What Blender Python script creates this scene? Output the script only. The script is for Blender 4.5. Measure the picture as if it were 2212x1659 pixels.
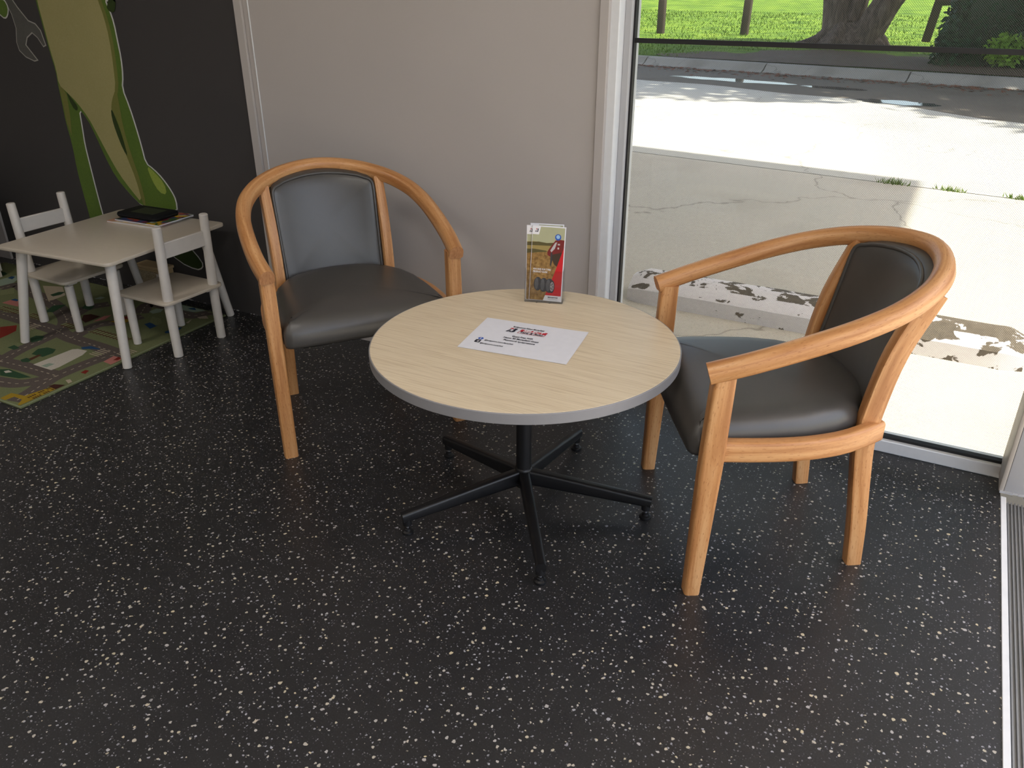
import bpy, bmesh, math, random
from mathutils import Vector, Matrix
random.seed(7)
S = bpy.context.scene
C = S.collection
for o in list(bpy.data.objects): bpy.data.objects.remove(o)
R = math.radians

# ---------------------------------------------------------------- camera
cd = bpy.data.cameras.new('camera'); cam = bpy.data.objects.new('camera', cd); C.objects.link(cam)
cam.location = (0, 0, 1.4); cam.rotation_euler = (R(90-26.3), 0, R(28.2))
cd.sensor_width = 36; cd.lens = 1750/2212*36; cd.clip_start = .05; cd.clip_end = 300
S.camera = cam
# ---------------------------------------------------------------- sky, sun, exposure
w = bpy.data.worlds.new('sky'); S.world = w; w.use_nodes = True
wn = w.node_tree; bg = wn.nodes['Background']
sky = wn.nodes.new('ShaderNodeTexSky'); sky.sky_type = 'NISHITA'; sky.sun_disc = False
sky.sun_elevation = R(62); sky.sun_rotation = R(95); sky.air_density = 1.0; sky.dust_density = 3.0
hz = wn.nodes.new('ShaderNodeMix'); hz.data_type = 'RGBA'; hz.inputs[0].default_value = .35; hz.inputs[7].default_value = (1.9, 1.95, 2.0, 1)   # thin bright haze
wn.links.new(sky.outputs[0], hz.inputs[6]); wn.links.new(hz.outputs[2], bg.inputs[0]); bg.inputs[1].default_value = .46
sd = bpy.data.lights.new('sun', 'SUN'); sun = bpy.data.objects.new('sun', sd); C.objects.link(sun)
sd.energy = 9.0; sd.angle = R(.9); sd.color = (1, .95, .86)
sdir = Vector((-1, .1, -math.tan(R(62))*1.005)); sun.rotation_euler = sdir.to_track_quat('-Z', 'Y').to_euler()
sun.location = (6, 2, 12)
S.view_settings.view_transform = 'Standard'; S.view_settings.look = 'None'
S.view_settings.exposure = 0.35; S.view_settings.gamma = 1; S.view_settings.use_curve_mapping = False

# ================================================================= helpers
def lin(r, g, b):
    f = lambda c: c/12.92 if c <= .04045 else ((c+.055)/1.055)**2.4
    return (f(r/255), f(g/255), f(b/255), 1)

class NT:
    def __init__(s, name):
        s.m = bpy.data.materials.new(name); s.m.use_nodes = True
        s.t = s.m.node_tree; s.b = s.t.nodes['Principled BSDF']; s.out = s.t.nodes['Material Output']
    def n(s, typ, **k):
        nd = s.t.nodes.new(typ)
        for a, v in k.items(): setattr(nd, a, v)
        return nd
    def l(s, a, b): s.t.links.new(a, b)
    def set(s, col=None, rough=None, spec=None, metal=None):
        if col is not None: s.b.inputs['Base Color'].default_value = col
        if rough is not None: s.b.inputs['Roughness'].default_value = rough
        if spec is not None: s.b.inputs['Specular IOR Level'].default_value = spec
        if metal is not None: s.b.inputs['Metallic'].default_value = metal
    def coord(s, kind='Object', scale=(1, 1, 1), rot=(0, 0, 0)):
        tc = s.n('ShaderNodeTexCoord'); mp = s.n('ShaderNodeMapping')
        mp.inputs['Scale'].default_value = scale; mp.inputs['Rotation'].default_value = rot
        s.l(tc.outputs[kind], mp.inputs[0]); return mp.outputs[0]
    def noise(s, vec, scale, detail=3, rough=.5, dist=0):
        nd = s.n('ShaderNodeTexNoise'); nd.inputs['Scale'].default_value = scale
        nd.inputs['Detail'].default_value = detail; nd.inputs['Roughness'].default_value = rough
        nd.inputs['Distortion'].default_value = dist; s.l(vec, nd.inputs['Vector']); return nd
    def ramp(s, fac, stops, interp='LINEAR'):
        r = s.n('ShaderNodeValToRGB'); r.color_ramp.interpolation = interp
        e = r.color_ramp.elements
        while len(e) > 1: e.remove(e[-1])
        e[0].position = stops[0][0]; e[0].color = stops[0][1]
        for p, c in stops[1:]:
            x = e.new(p); x.color = c
        s.l(fac, r.inputs[0]); return r.outputs[0]
    def mix(s, fac, a, b):
        m = s.n('ShaderNodeMix', data_type='RGBA')
        for i, v in ((0, fac), (6, a), (7, b)):
            if isinstance(v, (int, float)): m.inputs[i].default_value = v
            elif isinstance(v, tuple): m.inputs[i].default_value = v
            else: s.l(v, m.inputs[i])
        return m.outputs[2]
    def math(s, op, a, b=0, c=0):
        m = s.n('ShaderNodeMath', operation=op)
        for i, v in enumerate((a, b, c)):
            if isinstance(v, (int, float)): m.inputs[i].default_value = v
            else: s.l(v, m.inputs[i])
        return m.outputs[0]
    def bump(s, h, strength=.2, dist=.002):
        b = s.n('ShaderNodeBump'); b.inputs['Strength'].default_value = strength; b.inputs['Distance'].default_value = dist
        s.l(h, b.inputs['Height']); s.l(b.outputs[0], s.b.inputs['Normal'])
    def color(s, c): s.l(c, s.b.inputs['Base Color'])

W4 = (1, 1, 1, 1); K4 = (0, 0, 0, 1)
MC = {}
def flat(name, rgb, rough=.5, spec=.5, metal=0):
    if name in MC: return MC[name]
    t = NT(name); t.set(lin(*rgb), rough, spec, metal)
    v = t.coord(); n = t.noise(v, 40, 4)
    c = lin(*rgb); d = tuple(x*.9 for x in c[:3])+(1,)
    t.color(t.mix(n.outputs[0], c, d)); MC[name] = t.m; return t.m

def mat_wood():
    t = NT('beech_wood'); t.set(None, .38, .45)
    v = t.coord('UV', (3.2, 60, 1)); n1 = t.noise(v, 1.0, 5, .55, .6)
    v2 = t.coord('UV', (60, 420, 1)); n2 = t.noise(v2, 1.0, 2)
    vo = t.coord('Object', (1, 1, 1)); n3 = t.noise(vo, 5, 2)
    base = t.ramp(n1.outputs[0], [(.33, lin(166, 112, 65)), (.5, lin(193, 140, 89)), (.66, lin(212, 164, 113))])
    fl = t.ramp(n2.outputs[0], [(.60, K4), (.68, W4)])
    c = t.mix(t.math('MULTIPLY', fl, .6), base, lin(140, 84, 44))
    c = t.mix(t.math('MULTIPLY', n3.outputs[0], .25), c, lin(184, 122, 70))
    t.color(c); t.bump(n2.outputs[0], .05, .001); return t.m
def mat_endgrain():
    t = NT('beech_end_grain'); t.set(None, .55, .3)
    v = t.coord('Object', (1, 260, 90), (R(20), 0, 0)); n = t.noise(v, 1, 3)
    t.color(t.ramp(n.outputs[0], [(.3, lin(170, 116, 74)), (.7, lin(196, 142, 98))])); return t.m
def mat_leather():
    t = NT('dark_grey_vinyl'); t.set(lin(70, 71, 73), .37, .6)
    v = t.coord('Object'); n = t.noise(v, 420, 2); n2 = t.noise(v, 9, 3)
    t.color(t.mix(n2.outputs[0], lin(74, 71, 68), lin(64, 62, 59))); t.bump(n.outputs[0], .12, .0008); return t.m
def mat_floor():
    t = NT('speckled_vinyl_floor'); t.set(None, .42, .65)
    v = t.coord('Object')
    nz = t.noise(v, 130, 2); nb = t.noise(v, 260, 3); big = t.noise(v, 3, 3)
    dv = t.n('ShaderNodeVectorMath', operation='SCALE'); t.l(nz.outputs['Color'], dv.inputs[0]); dv.inputs['Scale'].default_value = .0075
    av = t.n('ShaderNodeVectorMath', operation='ADD'); t.l(v, av.inputs[0]); t.l(dv.outputs[0], av.inputs[1])
    base = t.ramp(nb.outputs[0], [(.3, lin(28, 28, 29)), (.62, lin(38, 38, 40)), (.8, lin(64, 64, 67))])
    col = base
    for sc, thr, rad, ca, cb in ((58, .68, .175, lin(186, 176, 150), lin(170, 167, 166)), (85, .78, .18, lin(164, 164, 170), lin(132, 132, 138)),
                                 (38, .72, .13, lin(196, 182, 150), lin(160, 160, 168)), (150, .62, .2, lin(84, 84, 88), lin(110, 110, 112))):
        vo = t.n('ShaderNodeTexVoronoi', voronoi_dimensions='2D'); vo.inputs['Scale'].default_value = sc; t.l(av.outputs[0], vo.inputs['Vector'])
        sp = t.n('ShaderNodeSeparateColor'); t.l(vo.outputs['Color'], sp.inputs[0])
        r = t.math('MULTIPLY', t.math('SUBTRACT', sp.outputs[0], thr), rad/(1-thr)*1.25)
        m = t.math('LESS_THAN', vo.outputs['Distance'], r)
        col = t.mix(m, col, t.mix(sp.outputs[1], ca, cb))
    t.color(col)
    t.l(t.ramp(big.outputs[0], [(.3, (.36,)*3+(1,)), (.7, (.46,)*3+(1,))]), t.b.inputs['Roughness'])
    t.bump(nb.outputs[0], .08, .001); return t.m
def mat_laminate():
    t = NT('pale_oak_laminate'); t.set(None, .38, .45)
    v = t.coord('Object', (4, 150, 1), (0, 0, R(-15))); n = t.noise(v, 1.6, 6, .6, .5)
    v2 = t.coord('Object', (1.2, 14, 1), (0, 0, R(-15))); n2 = t.noise(v2, 1.5, 3)
    c = t.ramp(n.outputs[0], [(.3, lin(190, 169, 138)), (.48, lin(215, 198, 169)), (.7, lin(226, 211, 184))])
    c = t.mix(t.math('MULTIPLY', n2.outputs[0], .35), c, lin(208, 188, 157)); t.color(c)
    t.bump(n.outputs[0], .06, .0006); return t.m
def mat_wall(name, a, b, rough=.6):
    t = NT(name); t.set(None, rough, .35); v = t.coord('Object')
    n = t.noise(v, 2.2, 4); n2 = t.noise(v, 320, 2); n3 = t.noise(v, 14, 4)
    c = t.mix(n.outputs[0], lin(*a), lin(*b))
    t.color(c); t.bump(n2.outputs[0], .06, .001); return t.m
def mat_concrete(name, a, b, stain, scale=1.0):
    t = NT(name); t.set(None, .85, .2); v = t.coord('Object')
    n = t.noise(v, .9*scale, 5); n2 = t.noise(v, 26*scale, 4, .7); n3 = t.noise(v, 90*scale, 2)
    c = t.mix(n2.outputs[0], lin(*a), lin(*b))
    c = t.mix(t.ramp(n.outputs[0], [(.52, K4), (.75, (.55,)*3+(1,))]), c, lin(*stain))
    c = t.mix(t.ramp(n3.outputs[0], [(.62, K4), (.7, (.5,)*3+(1,))]), c, lin(*[x*.72 for x in a]))
    # hairline cracks
    wv = t.noise(v, 1.7, 4); ad = t.n('ShaderNodeVectorMath', operation='SCALE'); t.l(wv.outputs['Color'], ad.inputs[0]); ad.inputs['Scale'].default_value = .9
    sm = t.n('ShaderNodeVectorMath', operation='ADD'); t.l(v, sm.inputs[0]); t.l(ad.outputs[0], sm.inputs[1])
    vo = t.n('ShaderNodeTexVoronoi', feature='DISTANCE_TO_EDGE'); vo.inputs['Scale'].default_value = .42; t.l(sm.outputs[0], vo.inputs['Vector'])
    ck = t.ramp(vo.outputs['Distance'], [(.0, (.6,)*3+(1,)), (.006, K4)])
    c = t.mix(ck, c, lin(105, 98, 88)); t.color(c); t.bump(n3.outputs[0], .3, .004); return t.m
def mat_glass(name, tint=(1, 1, 1), gloss=.06, rough=.02):
    t = NT(name); t.t.nodes.remove(t.b)
    tr = t.n('ShaderNodeBsdfTransparent'); tr.inputs[0].default_value = tint+(1,)
    gl = t.n('ShaderNodeBsdfGlossy'); gl.inputs['Roughness'].default_value = rough
    fr = t.n('ShaderNodeFresnel'); fr.inputs[0].default_value = 1.45
    mx = t.n('ShaderNodeMixShader'); t.l(t.math('MULTIPLY', fr.outputs[0], gloss*10), mx.inputs[0]); t.l(tr.outputs[0], mx.inputs[1]); t.l(gl.outputs[0], mx.inputs[2])
    t.l(mx.outputs[0], t.out.inputs[0]); return t.m
def mat_screen():
    t = NT('insect_screen_mesh'); t.set(lin(120, 120, 118), .6, .3)
    v = t.coord('Object', (1/.0042,)*3, (0, R(45), 0)); sp = t.n('ShaderNodeSeparateXYZ'); t.l(v, sp.inputs[0])
    a = t.math('LESS_THAN', t.math('FRACT', sp.outputs[0]), .14); b = t.math('LESS_THAN', t.math('FRACT', sp.outputs[2]), .14)
    al = t.math('MAXIMUM', a, b); t.l(al, t.b.inputs['Alpha']); return t.m
def mat_leaf(name, a, b, c):
    t = NT(name); t.set(None, .5, .3); v = t.coord('Object'); n = t.noise(v, 3.5, 3); n2 = t.noise(v, 25, 2)
    col = t.mix(n2.outputs[0], t.mix(n.outputs[0], lin(*a), lin(*b)), lin(*c)); t.color(col)
    t.b.inputs['Transmission Weight'].default_value = 0
    return t.m
def mat_bark():
    t = NT('tree_bark'); t.set(None, .9, .2); v = t.coord('Object', (7, 7, 1.6)); n = t.noise(v, 1.6, 6, .65, .8)
    t.color(t.ramp(n.outputs[0], [(.3, lin(58, 48, 42)), (.5, lin(96, 80, 70)), (.7, lin(132, 114, 100))])); t.bump(n.outputs[0], .8, .04); return t.m
def mat_grass():
    t = NT('lawn_grass'); t.set(None, .9, .1); v = t.coord('Object', (1, 1, 1)); n = t.noise(v, 1.1, 5, .6); n2 = t.noise(v, 22, 3)
    c = t.ramp(n.outputs[0], [(.34, lin(62, 88, 24)), (.5, lin(102, 128, 36)), (.64, lin(126, 146, 48))])
    t.color(t.mix(t.math('MULTIPLY', n2.outputs[0], .5), c, lin(66, 88, 34))); t.bump(n2.outputs[0], .4, .04); return t.m
def mat_paint_worn():
    t = NT('worn_white_paint_concrete'); t.set(None, .75, .25); v = t.coord('Object', (1, 1.6, 1.6)); n = t.noise(v, 9, 5, .62, .5); n2 = t.noise(v, 40, 3)
    sx = t.n('ShaderNodeSeparateXYZ'); t.l(t.coord('Object'), sx.inputs[0])
    f = t.math('ADD', n.outputs[0], t.math('MULTIPLY', t.math('ADD', sx.outputs[0], -.3), .075))
    f = t.math('ADD', f, t.math('MULTIPLY', t.math('GREATER_THAN', sx.outputs[2], .118), .10))
    f = t.math('SUBTRACT', f, t.math('MULTIPLY', t.math('GREATER_THAN', .078, sx.outputs[2]), .03))
    m = t.ramp(f, [(.535, K4), (.55, W4)])
    con = t.mix(n2.outputs[0], lin(112, 100, 84), lin(74, 64, 54))
    t.color(t.mix(m, t.mix(n2.outputs[0], lin(232, 226, 222), lin(214, 204, 204)), con)); t.bump(m, .3, .003); return t.m

M_WOOD = mat_wood(); M_END = mat_endgrain(); M_LEATHER = mat_leather(); M_FLOOR = mat_floor(); M_LAM = mat_laminate()
M_WHITEWALL = mat_wall('warm_white_wall_paint', (187, 181, 177), (179, 173, 169))
M_DARKWALL = mat_wall('charcoal_wall_paint', (66, 64, 64), (60, 58, 58), .7)
M_CEIL = mat_wall('white_ceiling_paint', (230, 228, 224), (224, 222, 218))
M_FRAME = flat('white_powder_coat', (226, 228, 230), .35)
M_POST = mat_wall('grey_painted_post', (186, 186, 188), (176, 176, 178), .5)
M_BEIGE = flat('beige_jamb_paint', (196, 188, 178), .5)
M_GASKET = flat('black_rubber', (22, 22, 24), .6)
M_ALU = flat('brushed_aluminium', (150, 150, 150), .45, .5, .6)
M_BLACK = flat('black_powder_coat', (20, 20, 22), .38, .5)
M_CHROME = flat('chrome_steel', (200, 200, 205), .2, .5, 1)
M_EDGE = flat('grey_edge_band', (138, 137, 139), .45)
M_KIDS = flat('white_lacquer', (214, 209, 202), .32, .5)
M_KTOP = flat('cream_lacquer', (202, 192, 176), .3, .5)
M_GLASS = mat_glass('window_glass', (.93, .95, .94), .05)
M_ACRYL = mat_glass('clear_acrylic', (.985, .99, .99), .06, .05)
M_SCREEN = mat_screen()
M_CONC = mat_concrete('driveway_concrete', (206, 196, 180), (184, 174, 158), (164, 154, 138))
M_ROAD = mat_concrete('street_concrete', (204, 198, 186), (184, 178, 166), (150, 142, 130), .7)
M_KERB = mat_concrete('kerb_concrete', (170, 162, 150), (150, 142, 132), (120, 112, 100), 1.5)
M_STOP = mat_paint_worn()
M_GRASS = mat_grass(); M_BARK = mat_bark()
M_BLADE = mat_leaf('grass_blade', (98, 126, 34), (122, 146, 48), (78, 104, 28))
M_LEAFT = mat_leaf('tree_leaf', (54, 84, 34), (74, 110, 44), (40, 62, 26))
M_LEAFH = mat_leaf('hedge_leaf', (30, 66, 36), (44, 84, 44), (22, 48, 28))
M_LEAFY = mat_leaf('young_leaf', (110, 150, 30), (150, 190, 50), (80, 120, 30))
M_TIMBER = flat('weathered_timber', (70, 60, 50), .9, .2)
M_PAPER = flat('white_paper', (226, 226, 232), .6, .3)

def tag(o, label=None, cat=None, group=None, kind=None):
    if label: o['label'] = label
    if cat: o['category'] = cat
    if group: o['group'] = group
    if kind: o['kind'] = kind
    return o
def empty(name, loc=(0, 0, 0), rz=0, label=None, cat=None, group=None):
    o = bpy.data.objects.new(name, None); C.objects.link(o); o.location = loc; o.rotation_euler = (0, 0, rz)
    o.empty_display_size = .05; return tag(o, label, cat, group)

class MB:
    """collects faces, builds one mesh object"""
    def __init__(s): s.v = []; s.f = []; s.uv = []; s.mi = []; s.mats = []
    def add(s, v, f, uv=None, mat=None):
        k = len(s.v); s.v += [tuple(p) for p in v]
        if mat is not None and mat not in s.mats: s.mats.append(mat)
        i = s.mats.index(mat) if mat is not None else 0
        for n, q in enumerate(f):
            s.f.append([a+k for a in q]); s.mi.append(i)
            s.uv.append(uv[n] if uv else [(s.v[a+k][0], s.v[a+k][1]) for a in q])
        return s
    def box(s, x0, x1, y0, y1, z0, z1, mat=None):
        v = [(x, y, z) for z in (z0, z1) for y in (y0, y1) for x in (x0, x1)]
        return s.add(v, [(0, 2, 3, 1), (4, 5, 7, 6), (0, 1, 5, 4), (2, 6, 7, 3), (0, 4, 6, 2), (1, 3, 7, 5)], None, mat)
    def poly(s, pts, z0, z1, mat=None):
        """extrude a 2D outline (x,y) from z0 to z1"""
        n = len(pts); v = [(x, y, z0) for x, y in pts]+[(x, y, z1) for x, y in pts]
        f = [list(range(n))[::-1], list(range(n, 2*n))]+[(i, (i+1) % n, n+(i+1) % n, n+i) for i in range(n)]
        return s.add(v, f, None, mat)
    def lathe(s, prof, n=24, c=(0, 0, 0), mat=None):
        """profile [(r,z)] about z"""
        v = [(c[0]+r*math.cos(2*math.pi*i/n), c[1]+r*math.sin(2*math.pi*i/n), c[2]+z) for r, z in prof for i in range(n)]
        f = []
        for j in range(len(prof)-1):
            for i in range(n):
                f.append((j*n+i, j*n+(i+1) % n, (j+1)*n+(i+1) % n, (j+1)*n+i))
        f.append(list(range(n))[::-1]); f.append(list(range((len(prof)-1)*n, len(prof)*n)))
        return s.add(v, f, None, mat)
    def sweep(s, path, sec, up, mat=None, capmat=None, closed=False):
        """sec(t)-> 2D pts (a along side, b along up); path of Vectors"""
        path = [Vector(p) for p in path]; n = len(path); L = 0; rings = []; us = []
        for i, p in enumerate(path):
            if closed: T = path[(i+1) % n]-path[i-1]
            else: T = (path[min(i+1, n-1)]-path[max(i-1, 0)])
            T.normalize(); u = up(i/(n-1)) if callable(up) else Vector(up)
            side = T.cross(u).normalized(); b = side.cross(T).normalized()
            rings.append([p+side*a+b*c for a, c in sec(i/(n-1))])
            if i: L += (path[i]-path[i-1]).length
            us.append(L)
        m = len(rings[0]); k = [0]
        for j in range(m): k.append(k[-1]+(rings[0][(j+1) % m]-rings[0][j]).length)
        v = [q for r in rings for q in r]; f = []; uv = []
        for i in range(n if closed else n-1):
            i2 = (i+1) % n; u2 = us[i2] if i2 else us[-1]+.01
            for j in range(m):
                f.append((i*m+j, i*m+(j+1) % m, i2*m+(j+1) % m, i2*m+j))
                uv.append([(us[i], k[j]), (us[i], k[j+1]), (u2, k[j+1]), (u2, k[j])])
        s.add(v, f, uv, mat)
        if not closed:
            for r in (rings[0][::-1], rings[-1]): s.add(r, [list(range(m))], None, capmat or mat)
        return s
    def build(s, name, mat=None, parent=None, smooth=None, bevel=0, seg=2, recalc=True):
        me = bpy.data.meshes.new(name); me.from_pydata(s.v, [], s.f)
        for m in (s.mats or [mat]): me.materials.append(m)
        me.polygons.foreach_set('material_index', s.mi)
        ul = me.uv_layers.new(name='UVMap'); flatuv = [c for q in s.uv for p in q for c in p]; ul.data.foreach_set('uv', flatuv)
        if bevel or recalc:
            bm = bmesh.new(); bm.from_mesh(me)
            bmesh.ops.remove_doubles(bm, verts=bm.verts, dist=1e-6)
            if recalc: bmesh.ops.recalc_face_normals(bm, faces=bm.faces)
            if bevel: bmesh.ops.bevel(bm, geom=[e for e in bm.edges if len(e.link_faces) == 2 and e.calc_face_angle(0) > .5], offset=bevel, segments=seg, profile=.5, affect='EDGES', clamp_overlap=True)
            bm.to_mesh(me); bm.free()
        if smooth is not None or bevel:
            me.polygons.foreach_set('use_smooth', [True]*len(me.polygons)); me.set_sharp_from_angle(angle=R(smooth if smooth else 40))
        me.update()
        o = bpy.data.objects.new(name, me); C.objects.link(o)
        if parent is not None: o.parent = parent
        return o
def bx(name, mat, x0, x1, y0, y1, z0, z1, parent=None, bevel=0, seg=2): return MB().box(x0, x1, y0, y1, z0, z1).build(name, mat, parent, None, bevel, seg)
def struct(o, label, cat): return tag(o, label, cat, None, 'structure')
def spline(pts, n=8):
    """Catmull-Rom through points"""
    P = [Vector(p) for p in pts]; P = [2*P[0]-P[1]]+P+[2*P[-1]-P[-2]]; out = []
    for i in range(1, len(P)-2):
        for k in range(n):
            t = k/n; a, b, c, d = P[i-1:i+3]
            out.append(.5*((2*b)+(c-a)*t+(2*a-5*b+4*c-d)*t*t+(3*b-a-3*c+d)*t**3))
    return out+[P[-2]]
def rrect(w, h, r, n=4):
    """rounded rectangle section"""
    out = []
    for cx, cy, a0 in ((w/2-r, h/2-r, 0), (-w/2+r, h/2-r, 90), (-w/2+r, -h/2+r, 180), (w/2-r, -h/2+r, 270)):
        for k in range(n+1):
            a = R(a0+90*k/n); out.append((cx+r*math.cos(a), cy+r*math.sin(a)))
    return out
def tube(mb, a, b, r0, r1, n=16, mat=None, rings=1):
    a, b = Vector(a), Vector(b); up = Vector((1, 0, 0)) if abs((b-a).normalized().x) < .8 else Vector((0, 1, 0))
    pa = [a.lerp(b, i/rings) for i in range(rings+1)]
    return mb.sweep(pa, lambda t: [((r0+(r1-r0)*t)*math.cos(2*math.pi*k/n), (r0+(r1-r0)*t)*math.sin(2*math.pi*k/n)) for k in range(n)], up, mat)
def inset(pts, d):
    """offset closed 2D CCW outline inwards by d"""
    n = len(pts); out = []
    for i in range(n):
        a, b, c = Vector(pts[i-1]), Vector(pts[i]), Vector(pts[(i+1) % n])
        e1 = (b-a).normalized(); e2 = (c-b).normalized(); nn = Vector((-e1.y-e2.y, e1.x+e2.x))
        nn.normalize(); k = max(.5, nn.dot(Vector((-e1.y, e1.x)))); out.append(tuple(b+nn*d/k))
    return out
def pad(mb, outline, rings, fmap, shrink=(.8, .55, .3), crown=0):
    """upholstered pad: rings (inset, depth), then a softly crowned fill; fmap(x,y,depth)->3D"""
    n = len(outline); v = []; f = []
    R0 = [([p for p in inset(outline, d)] if d else outline, h) for d, h in rings]
    last, h = R0[-1]; cx = sum(p[0] for p in last)/n; cy = sum(p[1] for p in last)/n
    for s in shrink: R0.append(([(cx+(x-cx)*s, cy+(y-cy)*s) for x, y in last], h+crown*(1-s*s)))
    for pts, hh in R0: v += [fmap(x, y, hh) for x, y in pts]
    for j in range(len(R0)-1):
        for i in range(n): f.append((j*n+i, j*n+(i+1) % n, (j+1)*n+(i+1) % n, (j+1)*n+i))
    v.append(fmap(cx, cy, h+crown)); c = len(v)-1; j = (len(R0)-1)*n
    for i in range(n): f.append((j+i, j+(i+1) % n, c))
    p0, h0 = R0[0]; base = 0; prev = 0
    for s in (.6, .25):
        k0 = len(v); v += [fmap(cx+(x-cx)*s, cy+(y-cy)*s, h0) for x, y in p0]
        for i in range(n): f.append((prev+(i+1) % n, prev+i, k0+i, k0+(i+1) % n))
        prev = k0
    v.append(fmap(cx, cy, h0)); c = len(v)-1
    for i in range(n): f.append((prev+(i+1) % n, prev+i, c))
    mb.add(v, f); return mb
def copy_tree(o, parent=None):
    c = o.copy(); C.objects.link(c)
    if parent is not None: c.parent = parent
    for ch in list(o.children): copy_tree(ch, c)
    return c
def text_mesh(name, body, size, mat, parent, loc, rot=(0, 0, 0), align='LEFT', bold=0, shear=0, width=None, ext=.00008):
    cu = bpy.data.curves.new(name, 'FONT'); cu.body = body; cu.size = size; cu.align_x = align; cu.offset = bold; cu.shear = shear; cu.extrude = ext; cu.resolution_u = 2
    t = bpy.data.objects.new(name, cu); C.objects.link(t); bpy.context.view_layer.update()
    me = bpy.data.meshes.new_from_object(t.evaluated_get(bpy.context.evaluated_depsgraph_get())); bpy.data.objects.remove(t); bpy.data.curves.remove(cu)
    if width:
        xs = [v.co.x for v in me.vertices]; k = width/(max(xs)-min(xs))
        for v in me.vertices: v.co.x *= k
    me.materials.clear(); me.materials.append(mat); me.name = name
    o = bpy.data.objects.new(name, me); C.objects.link(o); o.parent = parent; o.location = loc; o.rotation_euler = rot; return o

# ================================================================= the room
WY, GY = 2.575, 2.655          # inner wall face, window glazing plane
XL, XR, YB, ZC = -5.6, .337, -3.2, 2.75
struct(bx('floor', M_FLOOR, XL, XR, YB, 2.63, -.12, 0), 'black vinyl floor with cream and grey flecks', 'floor')
struct(bx('ceiling', M_CEIL, XL-.2, .6, YB-.2, 2.75, ZC, ZC+.12), 'plain white ceiling over the waiting area', 'ceiling')
struct(bx('wall_left', M_WHITEWALL, XL-.15, XL, YB-.15, 2.75, -.12, ZC), 'white side wall behind the play corner', 'wall')
struct(bx('wall_rear', M_WHITEWALL, XL-.15, .6, YB-.15, YB, -.12, ZC), 'white wall behind the camera', 'wall')
struct(bx('wall_right', M_WHITEWALL, XR, XR+.2, YB, -1.0, -.12, ZC), 'white wall stub beside the sliding doorway', 'wall')
struct(bx('wall_right', M_WHITEWALL, XR, XR+.2, -1.0, 2.51, 2.3, ZC), 'white wall panel above the sliding doorway', 'wall')
struct(bx('wall_back', M_DARKWALL, -4.592, -2.61, WY, 2.75, -.12, ZC), 'charcoal wall behind the play table', 'wall')
struct(bx('wall_back', M_WHITEWALL, -2.61, -1.06, WY, 2.75, -.12, ZC), 'pale grey-white wall behind the round table', 'wall')
struct(bx('wall_back', M_WHITEWALL, XL, -4.592, WY-.012, 2.75, -.12, ZC), 'white wall strip beyond the charcoal wall', 'wall')
struct(bx('wall_back', M_WHITEWALL, -1.06, XR, 2.60, 2.75, 2.32, ZC), 'white wall panel above the tall window', 'wall')
# trims
struct(bx('trim_1', M_WHITEWALL, -2.612, -2.572, WY-.012, WY, 0, ZC, None, .002, 1), 'white corner strip where charcoal wall meets pale wall', 'trim')
struct(bx('trim_2', M_FRAME, -2.546, -2.541, WY-.004, WY, 0, ZC, None, .001, 1), 'thin white bead on the pale wall beside the corner strip', 'trim')
struct(bx('trim_3', M_WHITEWALL, -1.066, -1.034, WY-.012, WY+.02, 0, 2.34, None, .002, 1), 'narrow wall end strip beside the window frame', 'trim')
b = MB()
for i in range(110):
    x = -4.58+i*.0178
    if random.random() < .4: b.box(x, x+.004+random.random()*.014, WY-.003, WY, 0, .0012+random.random()*.0028)
struct(b.build('trim_4', M_POST), 'chipped white sealant line along the charcoal wall base', 'trim')
struct(bx('baseboard_rear', M_FRAME, XL, XR, YB, YB+.012, 0, .09, None, .002, 1), 'white skirting board on the rear wall', 'baseboard')
struct(bx('baseboard_left', M_FRAME, XL, XL+.012, YB+.02, 2.5, 0, .09, None, .002, 1), 'white skirting board on the side wall', 'baseboard')

# ---- window: frame members, two panes with a dark butt joint, insect screen
win = empty('window_1', (-.33, GY, 0), 0, 'tall shopfront window with white frame looking onto the driveway', 'window'); win['kind'] = 'structure'
wx = .33
bx('frame_jamb', M_FRAME, -1.04+wx, -1.005+wx, WY+.005-GY, .05, 0, 2.34, win, .003, 1)
bx('frame_jamb', M_POST, -1.005+wx, -.982+wx, -.032, .05, 0, 2.34, win, .002, 1)
bx('frame_sill', M_FRAME, -.982+wx, XR+wx, -.028, .05, 0, .044, win, .003, 1)
bx('frame_head', M_FRAME, -1.04+wx, XR+wx, -.04, .05, 2.30, 2.345, win, .003, 1)
g = MB(); g.box(-.984+wx, -.976+wx, -.012, .012, .044, 2.3).box(-.976+wx, .335+wx, -.012, .012, .044, .053)
g.build('gasket', M_GASKET, win)
bx('glazing_bar', M_GASKET, -.976+wx, .335+wx, -.006, .008, 1.231, 1.245, win)
bx('pane', M_GLASS, -.976+wx, .335+wx, -.003, .003, .053, 1.231, win)
bx('pane', M_GLASS, -.976+wx, .335+wx, -.003, .003, 1.245, 2.3, win)
MB().add([(-.974+wx, .03, .054), (.335+wx, .03, .054), (.335+wx, .03, 2.298), (-.974+wx, .03, 2.298)], [(0, 1, 2, 3)]).build('screen_mesh', M_SCREEN, win)

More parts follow.
